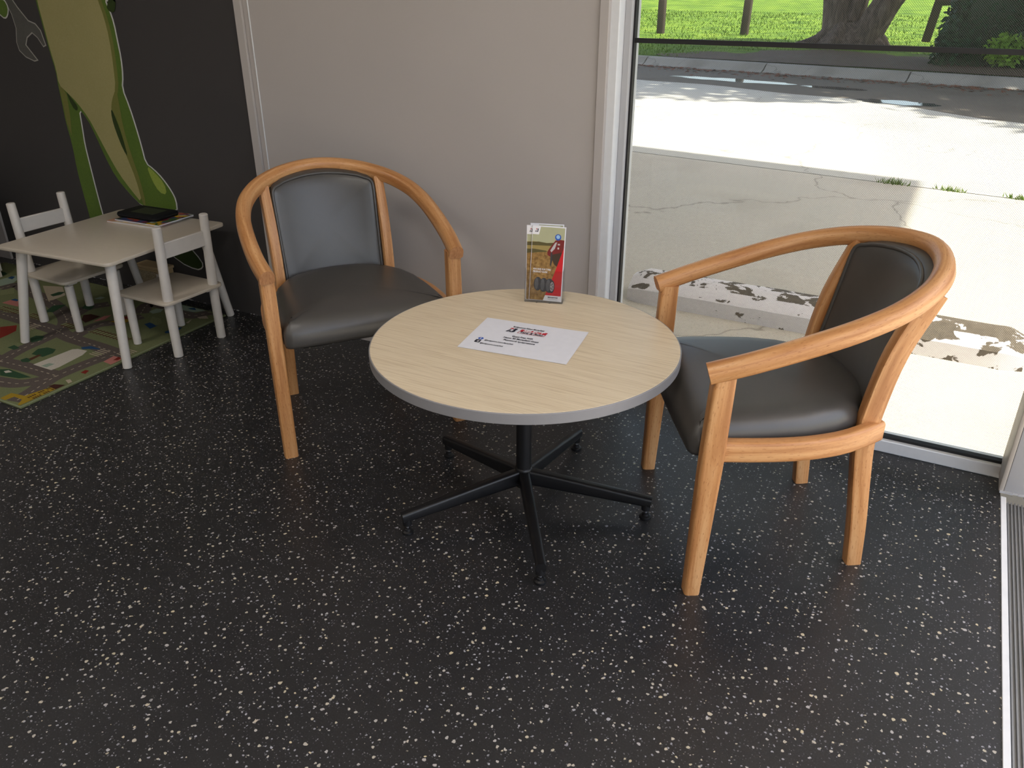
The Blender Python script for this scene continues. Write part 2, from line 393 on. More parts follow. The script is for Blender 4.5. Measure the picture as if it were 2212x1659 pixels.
# ---- corner post at the end of the window and the sliding-door track
post = empty('trim_5', (.337, 2.52, 0), 0, 'grey painted corner post between window and sliding doorway', 'post'); post['kind'] = 'structure'
b = MB(); b.poly([(.004, 0), (.26, .013), (.26, .23), (.004, .23)], .012, ZC); b.build('post_face', M_POST, post, None, .004, 2)
b = MB(); b.poly([(-.009, .002), (.004, .0), (.004, .14), (-.007, .14)], .014, ZC); b.build('post_edge', M_BEIGE, post, None, .003, 2)
b = MB()
for i in range(16):
    x = -.006+i*.0165; h = .004+random.random()*.012; b.poly([(x, -.002-random.random()*.003), (x+.018, -.002-random.random()*.003), (x+.018, .01), (x, .01)], h, .02)
b.build('chipped_base', M_POST, post)
trk = empty('door_1', (.337, .7, 0), 0, 'aluminium sliding door track with white edge strip set in floor', 'door track'); trk['kind'] = 'structure'
bx('edge_strip', M_FRAME, .0, .015, -1.7, 1.815, -.02, .004, trk, .001, 1)
bx('track_base', M_ALU, .015, .17, -1.7, 1.80, -.02, -.008, trk)
rib = MB().box(0, .0036, -1.7, 1.8, -.008, -.002).build('rib', M_ALU, trk)
for k in range(16):
    r2 = rib if k == 0 else rib.copy()
    if k: C.objects.link(r2)
    r2.parent = trk; r2.location = (.019+k*.0092, 0, 0)
bx('door_jamb', M_FRAME, 0, .2, -1.76, -1.7, 0, 2.3, trk, .003, 1)
bx('door_head', M_FRAME, 0, .2, -1.7, 1.81, 2.24, 2.3, trk, .003, 1)

# ---- roof; its long eave and the canopy are added, unseen, to cast shade
CZ = 3.1; CH = 5.2
struct(bx('roof', M_CEIL, XL-.4, 2.3, YB-.4, 2.62, CZ-.02, CZ+.12), 'flat roof with a deep eave added to keep sun out of the sliding doorway', 'roof')
struct(bx('upper_storey', M_WHITEWALL, XL-.4, .54, YB-.4, 2.62, CZ+.12, CH+.15), 'plain white upper storey above the shop', 'building')
b = MB(); fy = lambda x: 7.34-.15*(x-2.8)
b.poly([(-14, 2.64), (2.6, 2.64), (2.6, fy(2.6)), (-14, fy(-14))], CH, CH+.15)
struct(b.build('canopy', M_CEIL), 'unseen street canopy placed to cast the driveway shade', 'canopy')
# ---- unseen ceiling fill lights, added to brighten the room
def fill_panel(x, y, power, where):
    t = empty('fill_panel', (x, y, ZC), 0, 'added unseen square fill light panel on the ceiling '+where, 'light', 'added fill light panels')
    bx('light_frame', M_FRAME, -.31, .31, -.31, .31, -.012, -.002, t, .003, 1)
    d = NT('fill_diffuser') if 'lit' not in MC else None
    if d: d.set(W4, .5); d.b.inputs['Emission Color'].default_value = (1, .94, .87, 1); d.b.inputs['Emission Strength'].default_value = 3; MC['lit'] = d.m
    bx('diffuser', MC['lit'], -.28, .28, -.28, .28, -.016, -.012, t)
    ld = bpy.data.lights.new('fill_lamp', 'AREA'); ld.shape = 'SQUARE'; ld.size = .54; ld.energy = power; ld.color = (1, .93, .86)
    lo = bpy.data.objects.new('fill_lamp', ld); C.objects.link(lo); lo.parent = t; lo.location = (0, 0, -.02)
for x, y, p, wh in ((-.7, .2, 10, 'in front of the round table'), (-3.0, .2, 9, 'in front of the play corner'), (-.7, -1.8, 8.5, 'near the rear wall beside the sliding doorway'), (-3.0, -1.8, 8, 'near the rear wall behind the play corner')): fill_panel(x, y, p, wh)

# ================================================================= outdoors
ZG = -.08
b = MB(); b.poly([(-16, 2.752), (.56, 2.752), (.56, -7), (9, -7), (9, 7.35-.14*9-.012), (-16, 7.35+.14*16-.012)], ZG-.2, ZG)
struct(b.build('driveway', M_CONC), 'cracked pale concrete driveway outside the window', 'driveway')
b = MB(); b.poly([(-16, 7.35+.14*16+.012), (9, 7.35-.14*9+.012), (9, 15.57-.2*9), (-16, 15.57+.2*16)], ZG-.2, ZG)
struct(b.build('road', M_ROAD), 'sunlit pale concrete street beyond the driveway', 'road')
b = MB(); kd = Vector((1, -.2, 0)).normalized(); kn = Vector((.2, 1, 0)).normalized()
sec = [(-.02, -.2), (0, 0), (.1, .045), (.19, .13), (.24, .15), (.36, .15), (.36, -.2)]
P0 = Vector((-16, 15.57+3.2, ZG)); P1 = Vector((9, 15.57-1.8, ZG)); L = (P1-P0).length; n = 10
kerb = empty('kerb', (P0.x, P0.y, ZG), 0, 'rolled concrete kerb along the far side of street', 'kerb'); kerb['kind'] = 'structure'
seg = None
for i in range(n):
    if seg is None:
        m = MB(); v = [tuple(kn*a+Vector((0, 0, z))+kd*s) for s in (.012, L/n-.012) for a, z in sec]; k = len(sec)
        m.add(v, [list(range(k))[::-1], list(range(k, 2*k))]+[(j, (j+1) % k, k+(j+1) % k, k+j) for j in range(k)]); seg = m.build('kerb_stone', M_KERB, kerb); o = seg
    else: o = seg.copy(); C.objects.link(o); o.parent = kerb
    o.location = kd*(L/n*i)
# lawn, gently uneven
v = []; f = []; nx, ny = 60, 50
ky = lambda x: 15.57-.2*x+.36
for j in range(ny+1):
    for i in range(nx+1):
        x = -26+46*i/nx; t = (j/ny)**1.8; y = ky(x)+t*(75-ky(x)); v.append((x, y, .065+.012*(y-ky(x))*min(1, .3+t)+.02*math.sin(x*1.7+y)*math.sin(y*.9)*(1 if j else 0)))
for j in range(ny):
    for i in range(nx): a = j*(nx+1)+i; f.append((a, a+1, a+nx+2, a+nx+1))
lawn = struct(MB().add(v, f).build('lawn', M_GRASS, None, 60), 'bright green park lawn across the street', 'lawn')
def lawn_z(x, y): d = y-ky(x); t = max(0, d/(75-ky(x)))**(1/1); return .065+.012*d*min(1, .3+t)
m = MB()
for i in range(22000):
    y0 = random.random()**1.7; x = random.uniform(-15, 5); y = ky(x)+.1+y0*22; z = lawn_z(x, y)-.01
    if x < -y*.42 or x > y*.1+.6 or ((x+1.2)/4.2)**2+((y-ky(x))/3.6)**2 < 1: continue
    h = random.uniform(.03, .08)*(1+.5*y0); a = random.random()*6.28; wd = .012+.012*y0; dx, dy = math.cos(a), math.sin(a)
    lx, ly = random.uniform(-.05, .05), random.uniform(-.05, .05)
    m.add([(x-dx*wd, y-dy*wd, z), (x+dx*wd, y+dy*wd, z), (x+lx, y+ly, z+h)], [(0, 1, 2)])
tag(m.build('grass_blades', M_BLADE, lawn, None, 0, 2, False), None, None, None, 'stuff')
# bare soil strip under the tree and hedge
M_SOIL = mat_concrete('leafy_soil', (104, 84, 66), (70, 56, 44), (60, 60, 36), 4)
v = []; f = []; nr = 8; na = 40
for j in range(nr+1):
    for i in range(na):
        a = math.pi*i/(na-1); rr_ = j/nr*(1+.08*math.sin(7*a)+.05*math.sin(17*a)); x = -1.2+4.4*rr_*math.cos(a); y = ky(x)+3.7*rr_*math.sin(a); v.append((x, y, lawn_z(x, y)+.028*(1-.55*j/nr)))
for j in range(nr):
    for i in range(na-1): f.append((j*na+i, j*na+i+1, (j+1)*na+i+1, (j+1)*na+i))
struct(MB().add(v, f).build('soil_bed', M_SOIL, None, 60), 'brown leafy soil bed under the old tree behind the kerb', 'soil')

b = MB(); ge = lambda x: 15.57-.2*x; xs_ = [-16+25*i/60 for i in range(61)]  # gutter dirt; extra width and darkness paint in the tree shade
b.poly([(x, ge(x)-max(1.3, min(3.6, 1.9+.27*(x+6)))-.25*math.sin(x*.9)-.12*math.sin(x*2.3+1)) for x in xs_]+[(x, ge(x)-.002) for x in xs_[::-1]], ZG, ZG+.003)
struct(b.build('gutter', mat_concrete('gutter_dirt_and_shade', (120, 110, 98), (96, 86, 75), (84, 72, 58), 1.2)), 'dirty grey-brown gutter strip along the far kerb, darkened and widened as tree shade', 'gutter')
# weeds in the driveway joint
def tuft(x, y, r, h, n, label):
    m = MB()
    for i in range(n):
        a = random.random()*6.28; q = r*random.random(); px, py = x+q*math.cos(a)*1.5, y+q*math.sin(a)*.5-.14*q*math.cos(a)*1.5; b2 = random.random()*6.28
        dx, dy = math.cos(b2)*.006, math.sin(b2)*.006; hh = h*random.uniform(.4, 1)
        m.add([(px-dx, py-dy, ZG-.01), (px+dx, py+dy, ZG-.01), (px+random.uniform(-.04, .04), py+random.uniform(-.04, .04), ZG+hh)], [(0, 1, 2)])
    tag(m.build('weed_tuft', M_BLADE, None, None, 0, 2, False), label, 'weed', 'weeds in the driveway joint')
tuft(-.40, 7.41, .09, .06, 90, 'short weed tuft in the driveway joint at the shadow edge')
tuft(.02, 7.35, .08, .05, 80, 'dry weed tuft in the sunlit part of the driveway joint')
tuft(.52, 7.28, .10, .05, 80, 'green weed tuft in the joint near the corner post')

# ---- wheel stop: worn white concrete bar in two castings
prof = [(0, 0), (.004, .075), (.02, .088), (.085, .135), (.105, .142), (.16, .142), (.18, .135), (.24, .04), (.245, 0)]
b = MB(); L = 1.80; n = 24; v = []; f = []; k = len(prof)
for i in range(n+1):
    t = i/n; e = min(t, 1-t)*L; sc2 = 1-.22*max(0, 1-e/.05)**2; 
    for y, z in prof: v.append((t*L-L/2, (y-.12)*sc2+.12+random.uniform(-.002, .002), z*sc2+random.uniform(-.0015, .0015)*(z > 0)))
for i in range(n):
    for j in range(k-1): f.append((i*k+j, i*k+j+1, (i+1)*k+j+1, (i+1)*k+j))
    f.append((i*k+k-1, i*k, (i+1)*k, (i+1)*k+k-1))
f.append(list(range(k))); f.append(list(range(n*k, n*k+k))[::-1])
ws = b.add(v, f).build('wheel_stop', M_STOP, None, 35); ws.location = (-.46, 3.76, ZG); ws.rotation_euler = (0, 0, R(-1.2))
tag(ws, 'long concrete wheel stop with flaking white paint on the driveway', 'wheel stop')

# ---- timber posts and barrier on the lawn
def fence_post(x, y, h, r, label, lean=0):
    z = lawn_z(x, y)-.05; m = MB(); pa = [(lean*t*h, 0, t*h) for t in (0, .5, .93, 1)]
    m.sweep(pa, lambda t: rrect(2*r*(1 if t < .95 else .82), 2*r*(1 if t < .95 else .82), r*.35, 3), (0, 1, 0))
    o = m.build('fence_post', M_TIMBER, None, 40); o.location = (x, y, z); tag(o, label, 'post', 'timber posts on the lawn')
fence_post(-8.30, 24.6, .97, .10, 'short weathered timber post on lawn near window edge')
fence_post(-5.98, 25.0, .98, .105, 'short weathered timber post on lawn between other post and tree', .03)
bar = empty('timber_barrier', (-1.25, 23.9, lawn_z(-1.25, 23.9)-.05), 0, 'dark timber post and rail barrier running into the hedge', 'barrier')
MB().sweep([(0, 0, 0), (.12, 0, .93)], lambda t: rrect(.2, .16, .03, 2), (0, 1, 0)).build('post', M_TIMBER, bar, 40)
MB().sweep([(.04, 0, .94), (1.9, -.3, 1.0)], lambda t: rrect(.14, .16, .03, 2), (0, 0, 1)).build('rail', M_TIMBER, bar, 40)
MB().sweep([(1.9, -.3, 0), (1.9, -.3, .95)], lambda t: rrect(.2, .16, .03, 2), (0, 1, 0)).build('post', M_TIMBER, bar, 40)

# ---- foliage helpers
def leaf_cloud(m, c, rad, n, size, shell=.55, flat_=1.0):
    for i in range(n):
        while True:
            d = Vector((random.uniform(-1, 1), random.uniform(-1, 1), random.uniform(-1, 1)))
            if .05 < d.length <= 1: break
        d = d.normalized()*(shell+(1-shell)*random.random()); p = Vector(c)+Vector((d.x*rad[0], d.y*rad[1], d.z*rad[2]))
        s = size*random.uniform(.6, 1.3); a = Vector((random.gauss(0, 1), random.gauss(0, 1), random.gauss(0, 1))).normalized(); u = a.orthogonal().normalized()
        m.add([p-a*s*.5, p+u*s*.28, p+a*s*.5, p-u*s*.28], [(0, 1, 2, 3)])
    return m
def limb(m, pts, r0, r1):
    pa = spline(pts, 6); m.sweep(pa, lambda t: [((r0+(r1-r0)*t)*(1+.10*math.sin(3*k+4*t))*math.cos(2*math.pi*k/14), (r0+(r1-r0)*t)*(1+.10*math.cos(2*k-5*t))*math.sin(2*math.pi*k/14)) for k in range(14)], (0, 1, .1))
tx, ty = -2.75, 21.6
tree = empty('tree', (tx, ty, lawn_z(tx, ty)-.05), 0, 'large old tree with forked grey-brown trunk on the lawn', 'tree')
m = MB()
m.lathe([(1.02, -.1), (.80, .08), (.64, .25), (.52, .42), (.40, .54), (.28, .58)], 20, (0, 0, 0)); m.build('trunk_base', M_BARK, tree, 60)
for nm, pts, r0, r1 in (('stem', [(-.20, 0, .2), (-.30, 0, .9), (-.55, 0, 2.2), (-1.0, .2, 4.6)], .40, .22), ('stem', [(.30, -.25, .1), (.74, -.2, 1.0), (1.35, -.1, 2.0), (2.4, 0, 4.6)], .33, .19), ('stem', [(.1, .3, .3), (.16, .5, 1.2), (.3, .7, 2.4), (.7, 1.0, 4.8)], .11, .09), ('stem', [(.0, -.2, .6), (.12, -.1, 1.3), (.1, 0, 2.2), (.0, -.8, 4.8)], .13, .09)):
    q = MB(); limb(q, pts, r0, r1); q.build(nm, M_BARK, tree, 60)
for a, l in ((200, 1.25), (250, .9), (330, 1.0), (20, .9)):
    q = MB(); ca, sa = math.cos(R(a)), math.sin(R(a)); limb(q, [(ca*.35, sa*.35, .42), (ca*.7, sa*.7, .16), (ca*l, sa*l, .0), (ca*l*1.4, sa*l*1.4, -.08)], .20, .05); q.build('root', M_BARK, tree, 60)
q = MB(); leaf_cloud(q, (2.0, -4.4, 7.2), (5.4, 6.0, 2.5), 15000, .6, .2); q.build('crown', M_LEAFT, tree, None, 0, 2, False)
t2 = empty('tree', (7.4, 15.9, .05), 0, 'leafy street tree shading the road beyond the hedge', 'tree')
q = MB(); limb(q, [(0, 0, -.1), (.05, 0, 1.5), (-.1, .1, 3), (-.3, .2, 5)], .34, .16); q.build('trunk', M_BARK, t2, 60)
q = MB(); leaf_cloud(q, (-.9, -1.2, 6.4), (4.8, 4.9, 2.3), 11000, .58, .2); q.build('crown', M_LEAFT, t2, None, 0, 2, False)
# hedge: clipped box of leaves over a twiggy core
hd = empty('hedge', (1.0, 18.2, .08), 0, 'dense dark green hedge bush behind the far kerb', 'hedge')
q = MB(); HX, HY, HZ = 1.42, .95, 2.1
for i in range(15000):
    u, w2, z2 = random.uniform(-1, 1), random.uniform(-1, 1), random.uniform(0, 1); k = random.random()
    if k < .45: w2 = -1
    elif k < .75: u = -1
    elif k < .85: z2 = 1
    bul = 1+.10*math.sin(u*5+z2*4)+.08*math.sin(w2*6+z2*7)
    p = Vector((u*HX*bul, w2*HY*bul*(.92+.08*math.cos(3*u)), .02+z2*HZ))+Vector((random.gauss(0, .06), random.gauss(0, .06), random.gauss(0, .05)))
    if p.z < 0: p.z = random.uniform(0, .1)
    s_ = random.uniform(.07, .15); a = Vector((random.gauss(0, 1), random.gauss(0, 1), random.gauss(0, 1))).normalized(); u2 = a.orthogonal().normalized()
    q.add([p-a*s_*.5, p+u2*s_*.3, p+a*s_*.5, p-u2*s_*.3], [(0, 1, 2, 3)])
q.build('foliage', M_LEAFH, hd, None, 0, 2, False)
q = MB(); q.box(-HX+.12, HX-.12, -HY+.12, HY-.12, .03, HZ-.15); q.build('inner_twigs', flat('hedge_core', (34, 54, 32), .9), hd)
q = MB(); leaf_cloud(q, (-.62, -1.05, .30), (.36, .16, .28), 600, .10, .4); q.build('young_shoots', M_LEAFY, hd, None, 0, 2, False)
# puddles in the shaded gutter
t = NT('puddle_water'); t.set(lin(70, 74, 78), .04, .6); nn = t.noise(t.coord('Object'), 3, 2); t.color(t.mix(nn.outputs[0], lin(74, 78, 82), lin(60, 62, 64))); M_PUD = t.m
for cx_, cy_, a_, b2_, lb in ((-3.6, 14.7, 1.1, .22, 'long shallow puddle in the shaded gutter near the window edge'), (-1.9, 14.3, .5, .16, 'small puddle in the shaded gutter below the tree'), (-.85, 12.9, .55, .22, 'wide puddle on the shaded street near the hedge')):
    m = MB(); pp = [(a_*math.cos(k*.2618)*(1+.18*math.sin(3*k)), b2_*math.sin(k*.2618)*(1+.2*math.cos(2*k))) for k in range(24)]
    m.poly(pp, 0, .003); o = m.build('puddle', M_PUD); o.location = (cx_, cy_, ZG+.003); o.rotation_euler = (0, 0, R(-11)); tag(o, lb, 'puddle', 'puddles on the street')
# leaf litter in the gutter
q = MB()
for i in range(900):
    x = random.uniform(-8, 2.5); d = abs(random.gauss(0, .35)); y = 15.52-.2*x-d; a = random.random()*6.28; s = random.uniform(.02, .06)
    q.add([(x+s*math.cos(a), y+s*math.sin(a), ZG+.012), (x-s*.4*math.sin(a), y+s*.4*math.cos(a), ZG+.006), (x-s*math.cos(a), y-s*math.sin(a), ZG+.012), (x+s*.4*math.sin(a), y-s*.4*math.cos(a), ZG+.018)], [(0, 1, 2, 3)])
tag(q.build('leaf_litter', flat('fallen_leaf', (120, 66, 36), .8), None, None, 0, 2, False), 'brown fallen leaves gathered along the gutter', 'leaves', None, 'stuff')

# ================================================================= armchairs (local +x = the way the chair faces)
def D_section(w_, h_):
    """arm rail: flat underside, rounded top"""
    out = [(-w_/2+.006, -h_/2), (w_/2-.006, -h_/2), (w_/2, -h_/2+.006)]
    for k in range(9):
        a = math.pi*k/8; out.append((w_/2*math.cos(a), .002+(h_/2-.002)*math.sin(a)))
    out.append((-w_/2, -h_/2+.006)); return out
def make_armchair(label):
    t = empty('armchair', (0, 0, 0), 0, label, 'chair')
    zr = lambda x: .70-.32*x
    plan = [(.248, .300), (.15, .311), (.03, .313), (-.08, .305), (-.18, .277), (-.27, .215), (-.338, .118), (-.366, 0)]
    plan = plan+[(x, -y) for x, y in plan[-2::-1]]
    path = spline([(x, y, zr(x)) for x, y in plan], 6)
    m = MB(); s = D_section(.046, .046); m.sweep(path, lambda q: s, (.305, 0, .952), M_WOOD, M_END); m.build('arm_rail', None, t, 50)
    for sy in (-1, 1):
        m = MB(); n = 12; pa = []; 
        for i in range(n+1):
            z = .618*i/n; x = .228-.011*min(1, z/.39)-.006*max(0, (z-.39)/.22); pa.append((x, sy*.299, z))
        def sec(q):
            z = .618*q; d = .040+.015*min(1, z/.39)-.004*max(0, (z-.39)/.22); return rrect(.043, d, .009, 3)
        m.sweep(pa, sec, (1, 0, 0), M_WOOD, M_END); m.build('front_leg', None, t, 40)
        pts = [(-.234, sy*.198, 0), (-.222, sy*.198, .13), (-.203, sy*.198, .28), (-.193, sy*.198, .38), (-.198, sy*.199, .47), (-.226, sy*.200, .62), (-.284, sy*.202, .768)]
        m = MB(); m.sweep(spline(pts, 4), lambda q: rrect(.034, .041+.009*min(1, q*2), .005, 2), (1, 0, 0), M_WOOD, M_END); m.build('rear_leg', None, t, 40)
        pts = [(.205, sy*.284, .410), (.10, sy*.289, .410), (0, sy*.285, .410), (-.09, sy*.266, .410), (-.16, sy*.236, .410), (-.224, sy*.198, .410)]
        m = MB(); m.sweep(spline(pts, 6), lambda q: rrect(.034, .055, .009, 3), (0, 0, 1), M_WOOD, M_END); m.build('seat_rail', None, t, 40)
    bx('rear_rail', M_WOOD, -.205, -.18, -.19, .19, .385, .425, t, .004, 1)
    # seat cushion
    half = [(-.246, 0), (-.243, .045), (-.232, .095), (-.208, .15), (-.165, .198), (-.10, .236), (-.02, .258), (.07, .267), (.15, .270), (.20, .272), (.245, .2750), (.257, .268), (.264, .25), (.266, .2), (.268, .1), (.269, 0)]
    out = half+[(x, -y) for x, y in half[-2:0:-1]]; out = out[::-1]      # CCW
    m = MB()
    def fm(x, y, h): 
        fwd = max(0, (x-.12)/.15); return (x, y, h-.012*fwd*fwd*(h > .44) - (.0 if x > .18 else 0))
    pad(m, out, [(.012, .384), (.003, .388), (0, .398), (0, .43), (.004, .450), (.012, .466), (.024, .477), (.042, .484)], fm, (.86, .7, .5, .28), .010)
    m.build('seat', M_LEATHER, t, 60)
    bx('seat_base', M_GASKET, -.12, .235, -.22, .22, .372, .386, t, .004, 1)
    # padded back with piping
    T = .375
    hw = lambda q: .1775+.007*q/T
    def bm(s, q, d):
        k = max(0, 1-(s/.185)**2); z = .428+q; x = -.190-.205*q-(.030+.028*q/T)*k
        return (x+d, s, z-.2*d)
    top = lambda s: T-.026*(s/.185)**2
    o2 = [(-hw(0), 0)]
    for k in range(-6, 7): 
        if abs(k) < 6: o2.append((hw(0)*k/6, 0))
    o2.append((hw(0), 0))
    for k in range(1, 7): o2.append((hw(T*k/7.4), T*k/7.4))
    w1 = hw(T)-.002; r = .028; yc = top(w1)-r*.9
    for k in range(5): a = R(90*k/4); o2.append((w1-r+r*math.cos(a), yc+r*math.sin(a)))
    for k in range(4, -5, -1): s = (w1-r-.012)*k/4.2; o2.append((s, top(s)-.001))
    for k in range(5): a = R(90+90*k/4); o2.append((-w1+r+r*math.cos(a), yc+r*math.sin(a)))
    for k in range(6, 0, -1): o2.append((-hw(T*k/7.4), T*k/7.4))
    m = MB(); pad(m, o2, [(.006, -.034), (0, -.028), (0, -.004), (.003, .004), (.010, .010), (.022, .014)], bm, (.85, .65, .4, .2), .006); m.build('backrest', M_LEATHER, t, 60)
    nb = len(o2); i0 = next(i for i, p in enumerate(o2) if p[1] > 0); pip = [Vector(bm(*inset(o2, .005)[i], .008)) for i in range(i0-1, nb)]+[Vector(bm(*o2[0], .008))]
    m = MB(); m.sweep(pip, lambda q: [((.0056)*math.cos(2*math.pi*k/8), (.0056)*math.sin(2*math.pi*k/8)) for k in range(8)], (1, 0, .2)); m.build('piping', M_LEATHER, t, 60)
    return t
a1 = make_armchair('beech tub armchair with charcoal seat, backed towards the pale wall near the white play chair')
a1.location = (-1.734, 2.058, 0); a1.rotation_euler = (0, 0, math.atan2(-.599, .801)); a1['group'] = 'beech tub armchairs'
a2 = copy_tree(a1); a2.location = (-.321, 2.031, 0); a2.rotation_euler = (0, 0, math.atan2(-.501, -.866))
a2['label'] = 'beech tub armchair with charcoal seat, standing with its back towards the tall window'

# ================================================================= round coffee table
TC = (-.927, 1.802); TZ = .53; TR = .418
tb = empty('round_table', (TC[0], TC[1], 0), 0, 'low round table with pale oak top and black five-star base', 'table')
m = MB(); m.lathe([(TR-.0015, TZ-.0275), (TR-.0015, TZ-.0008), (TR-.0025, TZ)], 128); top = m.build('tabletop', M_LAM, tb, 30)
n = 128; m = MB(); prof = [(TR-.0025, -.0285), (TR+.0005, -.0285), (TR+.0015, -.0275), (TR+.0015, -.0022), (TR+.0005, -.0008), (TR-.0015, -.0006)]
v = [(r_*math.cos(2*math.pi*i/n), r_*math.sin(2*math.pi*i/n), TZ+z) for r_, z in prof for i in range(n)]
f = [(j*n+i, j*n+(i+1) % n, (j+1)*n+(i+1) % n, (j+1)*n+i) for j in range(len(prof)-1) for i in range(n)]
m.add(v, f).build('edge_band', M_EDGE, top, 30)
m = MB(); m.lathe([(.0225, .125), (.0225, .49)], 32); m.build('column', M_BLACK, tb, 40)
m = MB(); m.lathe([(.10, .49), (.12, .494), (.12, TZ-.028)], 32); m.build('mounting_plate', M_BLACK, tb, 40)
m = MB(); m.lathe([(.019, .062), (.024, .066), (.026, .118), (.0262, .124), (.0245, .128), (.0225, .13)], 32); m.build('hub', M_BLACK, tb, 40)
for k in range(5):
    a = R(16.3+72*k); d = Vector((math.cos(a), math.sin(a), 0)); FR = .362; q = MB()
    pa = [d*(.018+(FR+.014-.018)*i/8)+Vector((0, 0, .098-.042*(i/8)**1.05)) for i in range(9)]
    q.sweep(pa, lambda t_: rrect(.031-.004*t_, .050-.020*t_, .008, 3), (0, 0, 1)); 
    q.lathe([(.0135, .030), (.0138, .062)], 16, tuple(d*FR)); lg = q.build('leg', M_BLACK, tb, 40)
    q = MB(); q.lathe([(.0055, .012), (.0055, .034)], 12, tuple(d*FR)); q.build('foot_stem', M_CHROME, lg, 40)
    q = MB(); q.lathe([(.0165, 0), (.0175, .003), (.0165, .008), (.011, .011), (.010, .017), (.007, .019)], 20, tuple(d*FR)); q.build('foot', M_BLACK, lg, 40)

# ---- information sheet on the table
INK = flat('black_ink', (34, 34, 48), .6, .2); REDINK = flat('red_ink', (190, 40, 56), .6, .2); BLUEINK = flat('blue_ink', (52, 92, 180), .6, .2); WHITEINK = flat('white_ink', (232, 230, 232), .6, .2)
SW, SH = .306, .224
sh = empty('information_sheet', (-.931, 1.807, TZ+.0003), R(6.5), 'white printed paper sheet lying flat on the round table', 'paper')
m = MB(); nx, ny = 16, 12; hz = lambda u, v_: .0006+.0011*max(0, math.sin(u*5+1.2))*v_*(1-v_)*2+.0035*max(0, u-.86)*max(0, .3-v_)*6
v = [((i/nx-.5)*SW+.008*(j/ny-.5), (.5-j/ny)*SH, hz(i/nx, j/ny)) for j in range(ny+1) for i in range(nx+1)]
f = [(j*(nx+1)+i, (j+1)*(nx+1)+i, (j+1)*(nx+1)+i+1, j*(nx+1)+i+1) for j in range(ny) for i in range(nx)]
v += [(a, b_, c-.0003) for a, b_, c in v]; k0 = (nx+1)*(ny+1); f += [tuple(k0+a for a in q[::-1]) for q in f]
m.add(v, f).build('paper', M_PAPER, sh, 40)
def pt(u, v_, dz=.0019): return ((u-.5)*SW+.008*(v_-.5), (.5-v_)*SH, dz)
def line(body, u0, u1, v_, size, mat=INK, bold=.0002, shear=0, dz=.0019):
    p = pt(u0, v_, dz); return text_mesh('printed_text', body, size, mat, sh, (p[0], p[1]-size*.35, dz), (0, 0, 0), 'LEFT', bold, shear, (u1-u0)*SW)
def patch(name, uvs, mat, dz=.0018, par=None):
    m = MB(); pp = [pt(u, v_)[:2] for u, v_ in uvs]; m.poly(pp[::-1], dz-.00006, dz); return m.build(name, mat, par or sh)
line('Bridgestone Select Morayfield', .313, .612, .175, .0115)
line('Guest Free WiFi', .376, .571, .466, .0125)
line('Name: BS Morayfield Guest', .311, .643, .533, .0125)
line('Password: tyrepressure', .33, .626, .604, .0125)
line('@Bridgestone.Select.Morayfield', .174, .444, .70, .0095, INK, .0001)
line('@bridgestone.morayfield', .158, .375, .80, .0095, INK, .0001)
patch('red_banner', [(.408, .225), (.66, .225), (.652, .29), (.402, .29)], REDINK)
for q in ([(.400, .288), (.404, .288), (.396, .352), (.392, .352)], [(.652, .288), (.656, .288), (.648, .352), (.644, .352)], [(.394, .347), (.648, .347), (.647, .352), (.393, .352)]): patch('banner_outline', q, REDINK)
line('SELECT', .43, .635, .258, .0165, WHITEINK, .0006, .2, .0022)
line('Tyre & Auto', .41, .63, .318, .0145, INK, .0003, .2)
# emblem: black B with a slanted red cap
def emblem(par, to3, red, blk):
    for nm, pts, mt in (('emblem_red', [(.30, 0), (.62, 0), (.52, .30), (.40, .18), (.22, .34)], red), ('emblem_black', [(.62, .02), (.92, .0), (1.0, .16), (.92, .40), (.86, .48), (.93, .62), (.86, .88), (.70, 1), (.30, 1), (.50, .48), (.44, .85), (.58, .85), (.70, .52), (.58, .40), (.72, .22)], blk), ('emblem_black', [(.0, 1), (.34, .36), (.44, .36), (.22, 1)], blk)):
        m = MB(); pp = [to3(*p) for p in pts]; m.add(pp, [list(range(len(pp)))]); m.build(nm, mt, par)
emblem(sh, lambda a, b_: pt(.278+.094*a, .225+.125*b_, .0019), REDINK, INK)
m = MB(); c0 = pt(.129, .67); m.lathe([(.0075, -.00005), (.0075, .00003)], 24, c0); m.build('round_icon', BLUEINK, sh)
text_mesh('icon_mark', 'f', .013, WHITEINK, sh, (c0[0]-.002, c0[1]-.005, .0021), (0, 0, 0), 'LEFT', .0003)
patch('square_icon', [(.098, .715), (.148, .715), (.148, .795), (.098, .795)], INK)
c0 = pt(.117, .765); text_mesh('icon_mark', 'd', .012, WHITEINK, sh, (c0[0], c0[1]-.003, .0021), (0, 0, 0), 'LEFT', .0003)

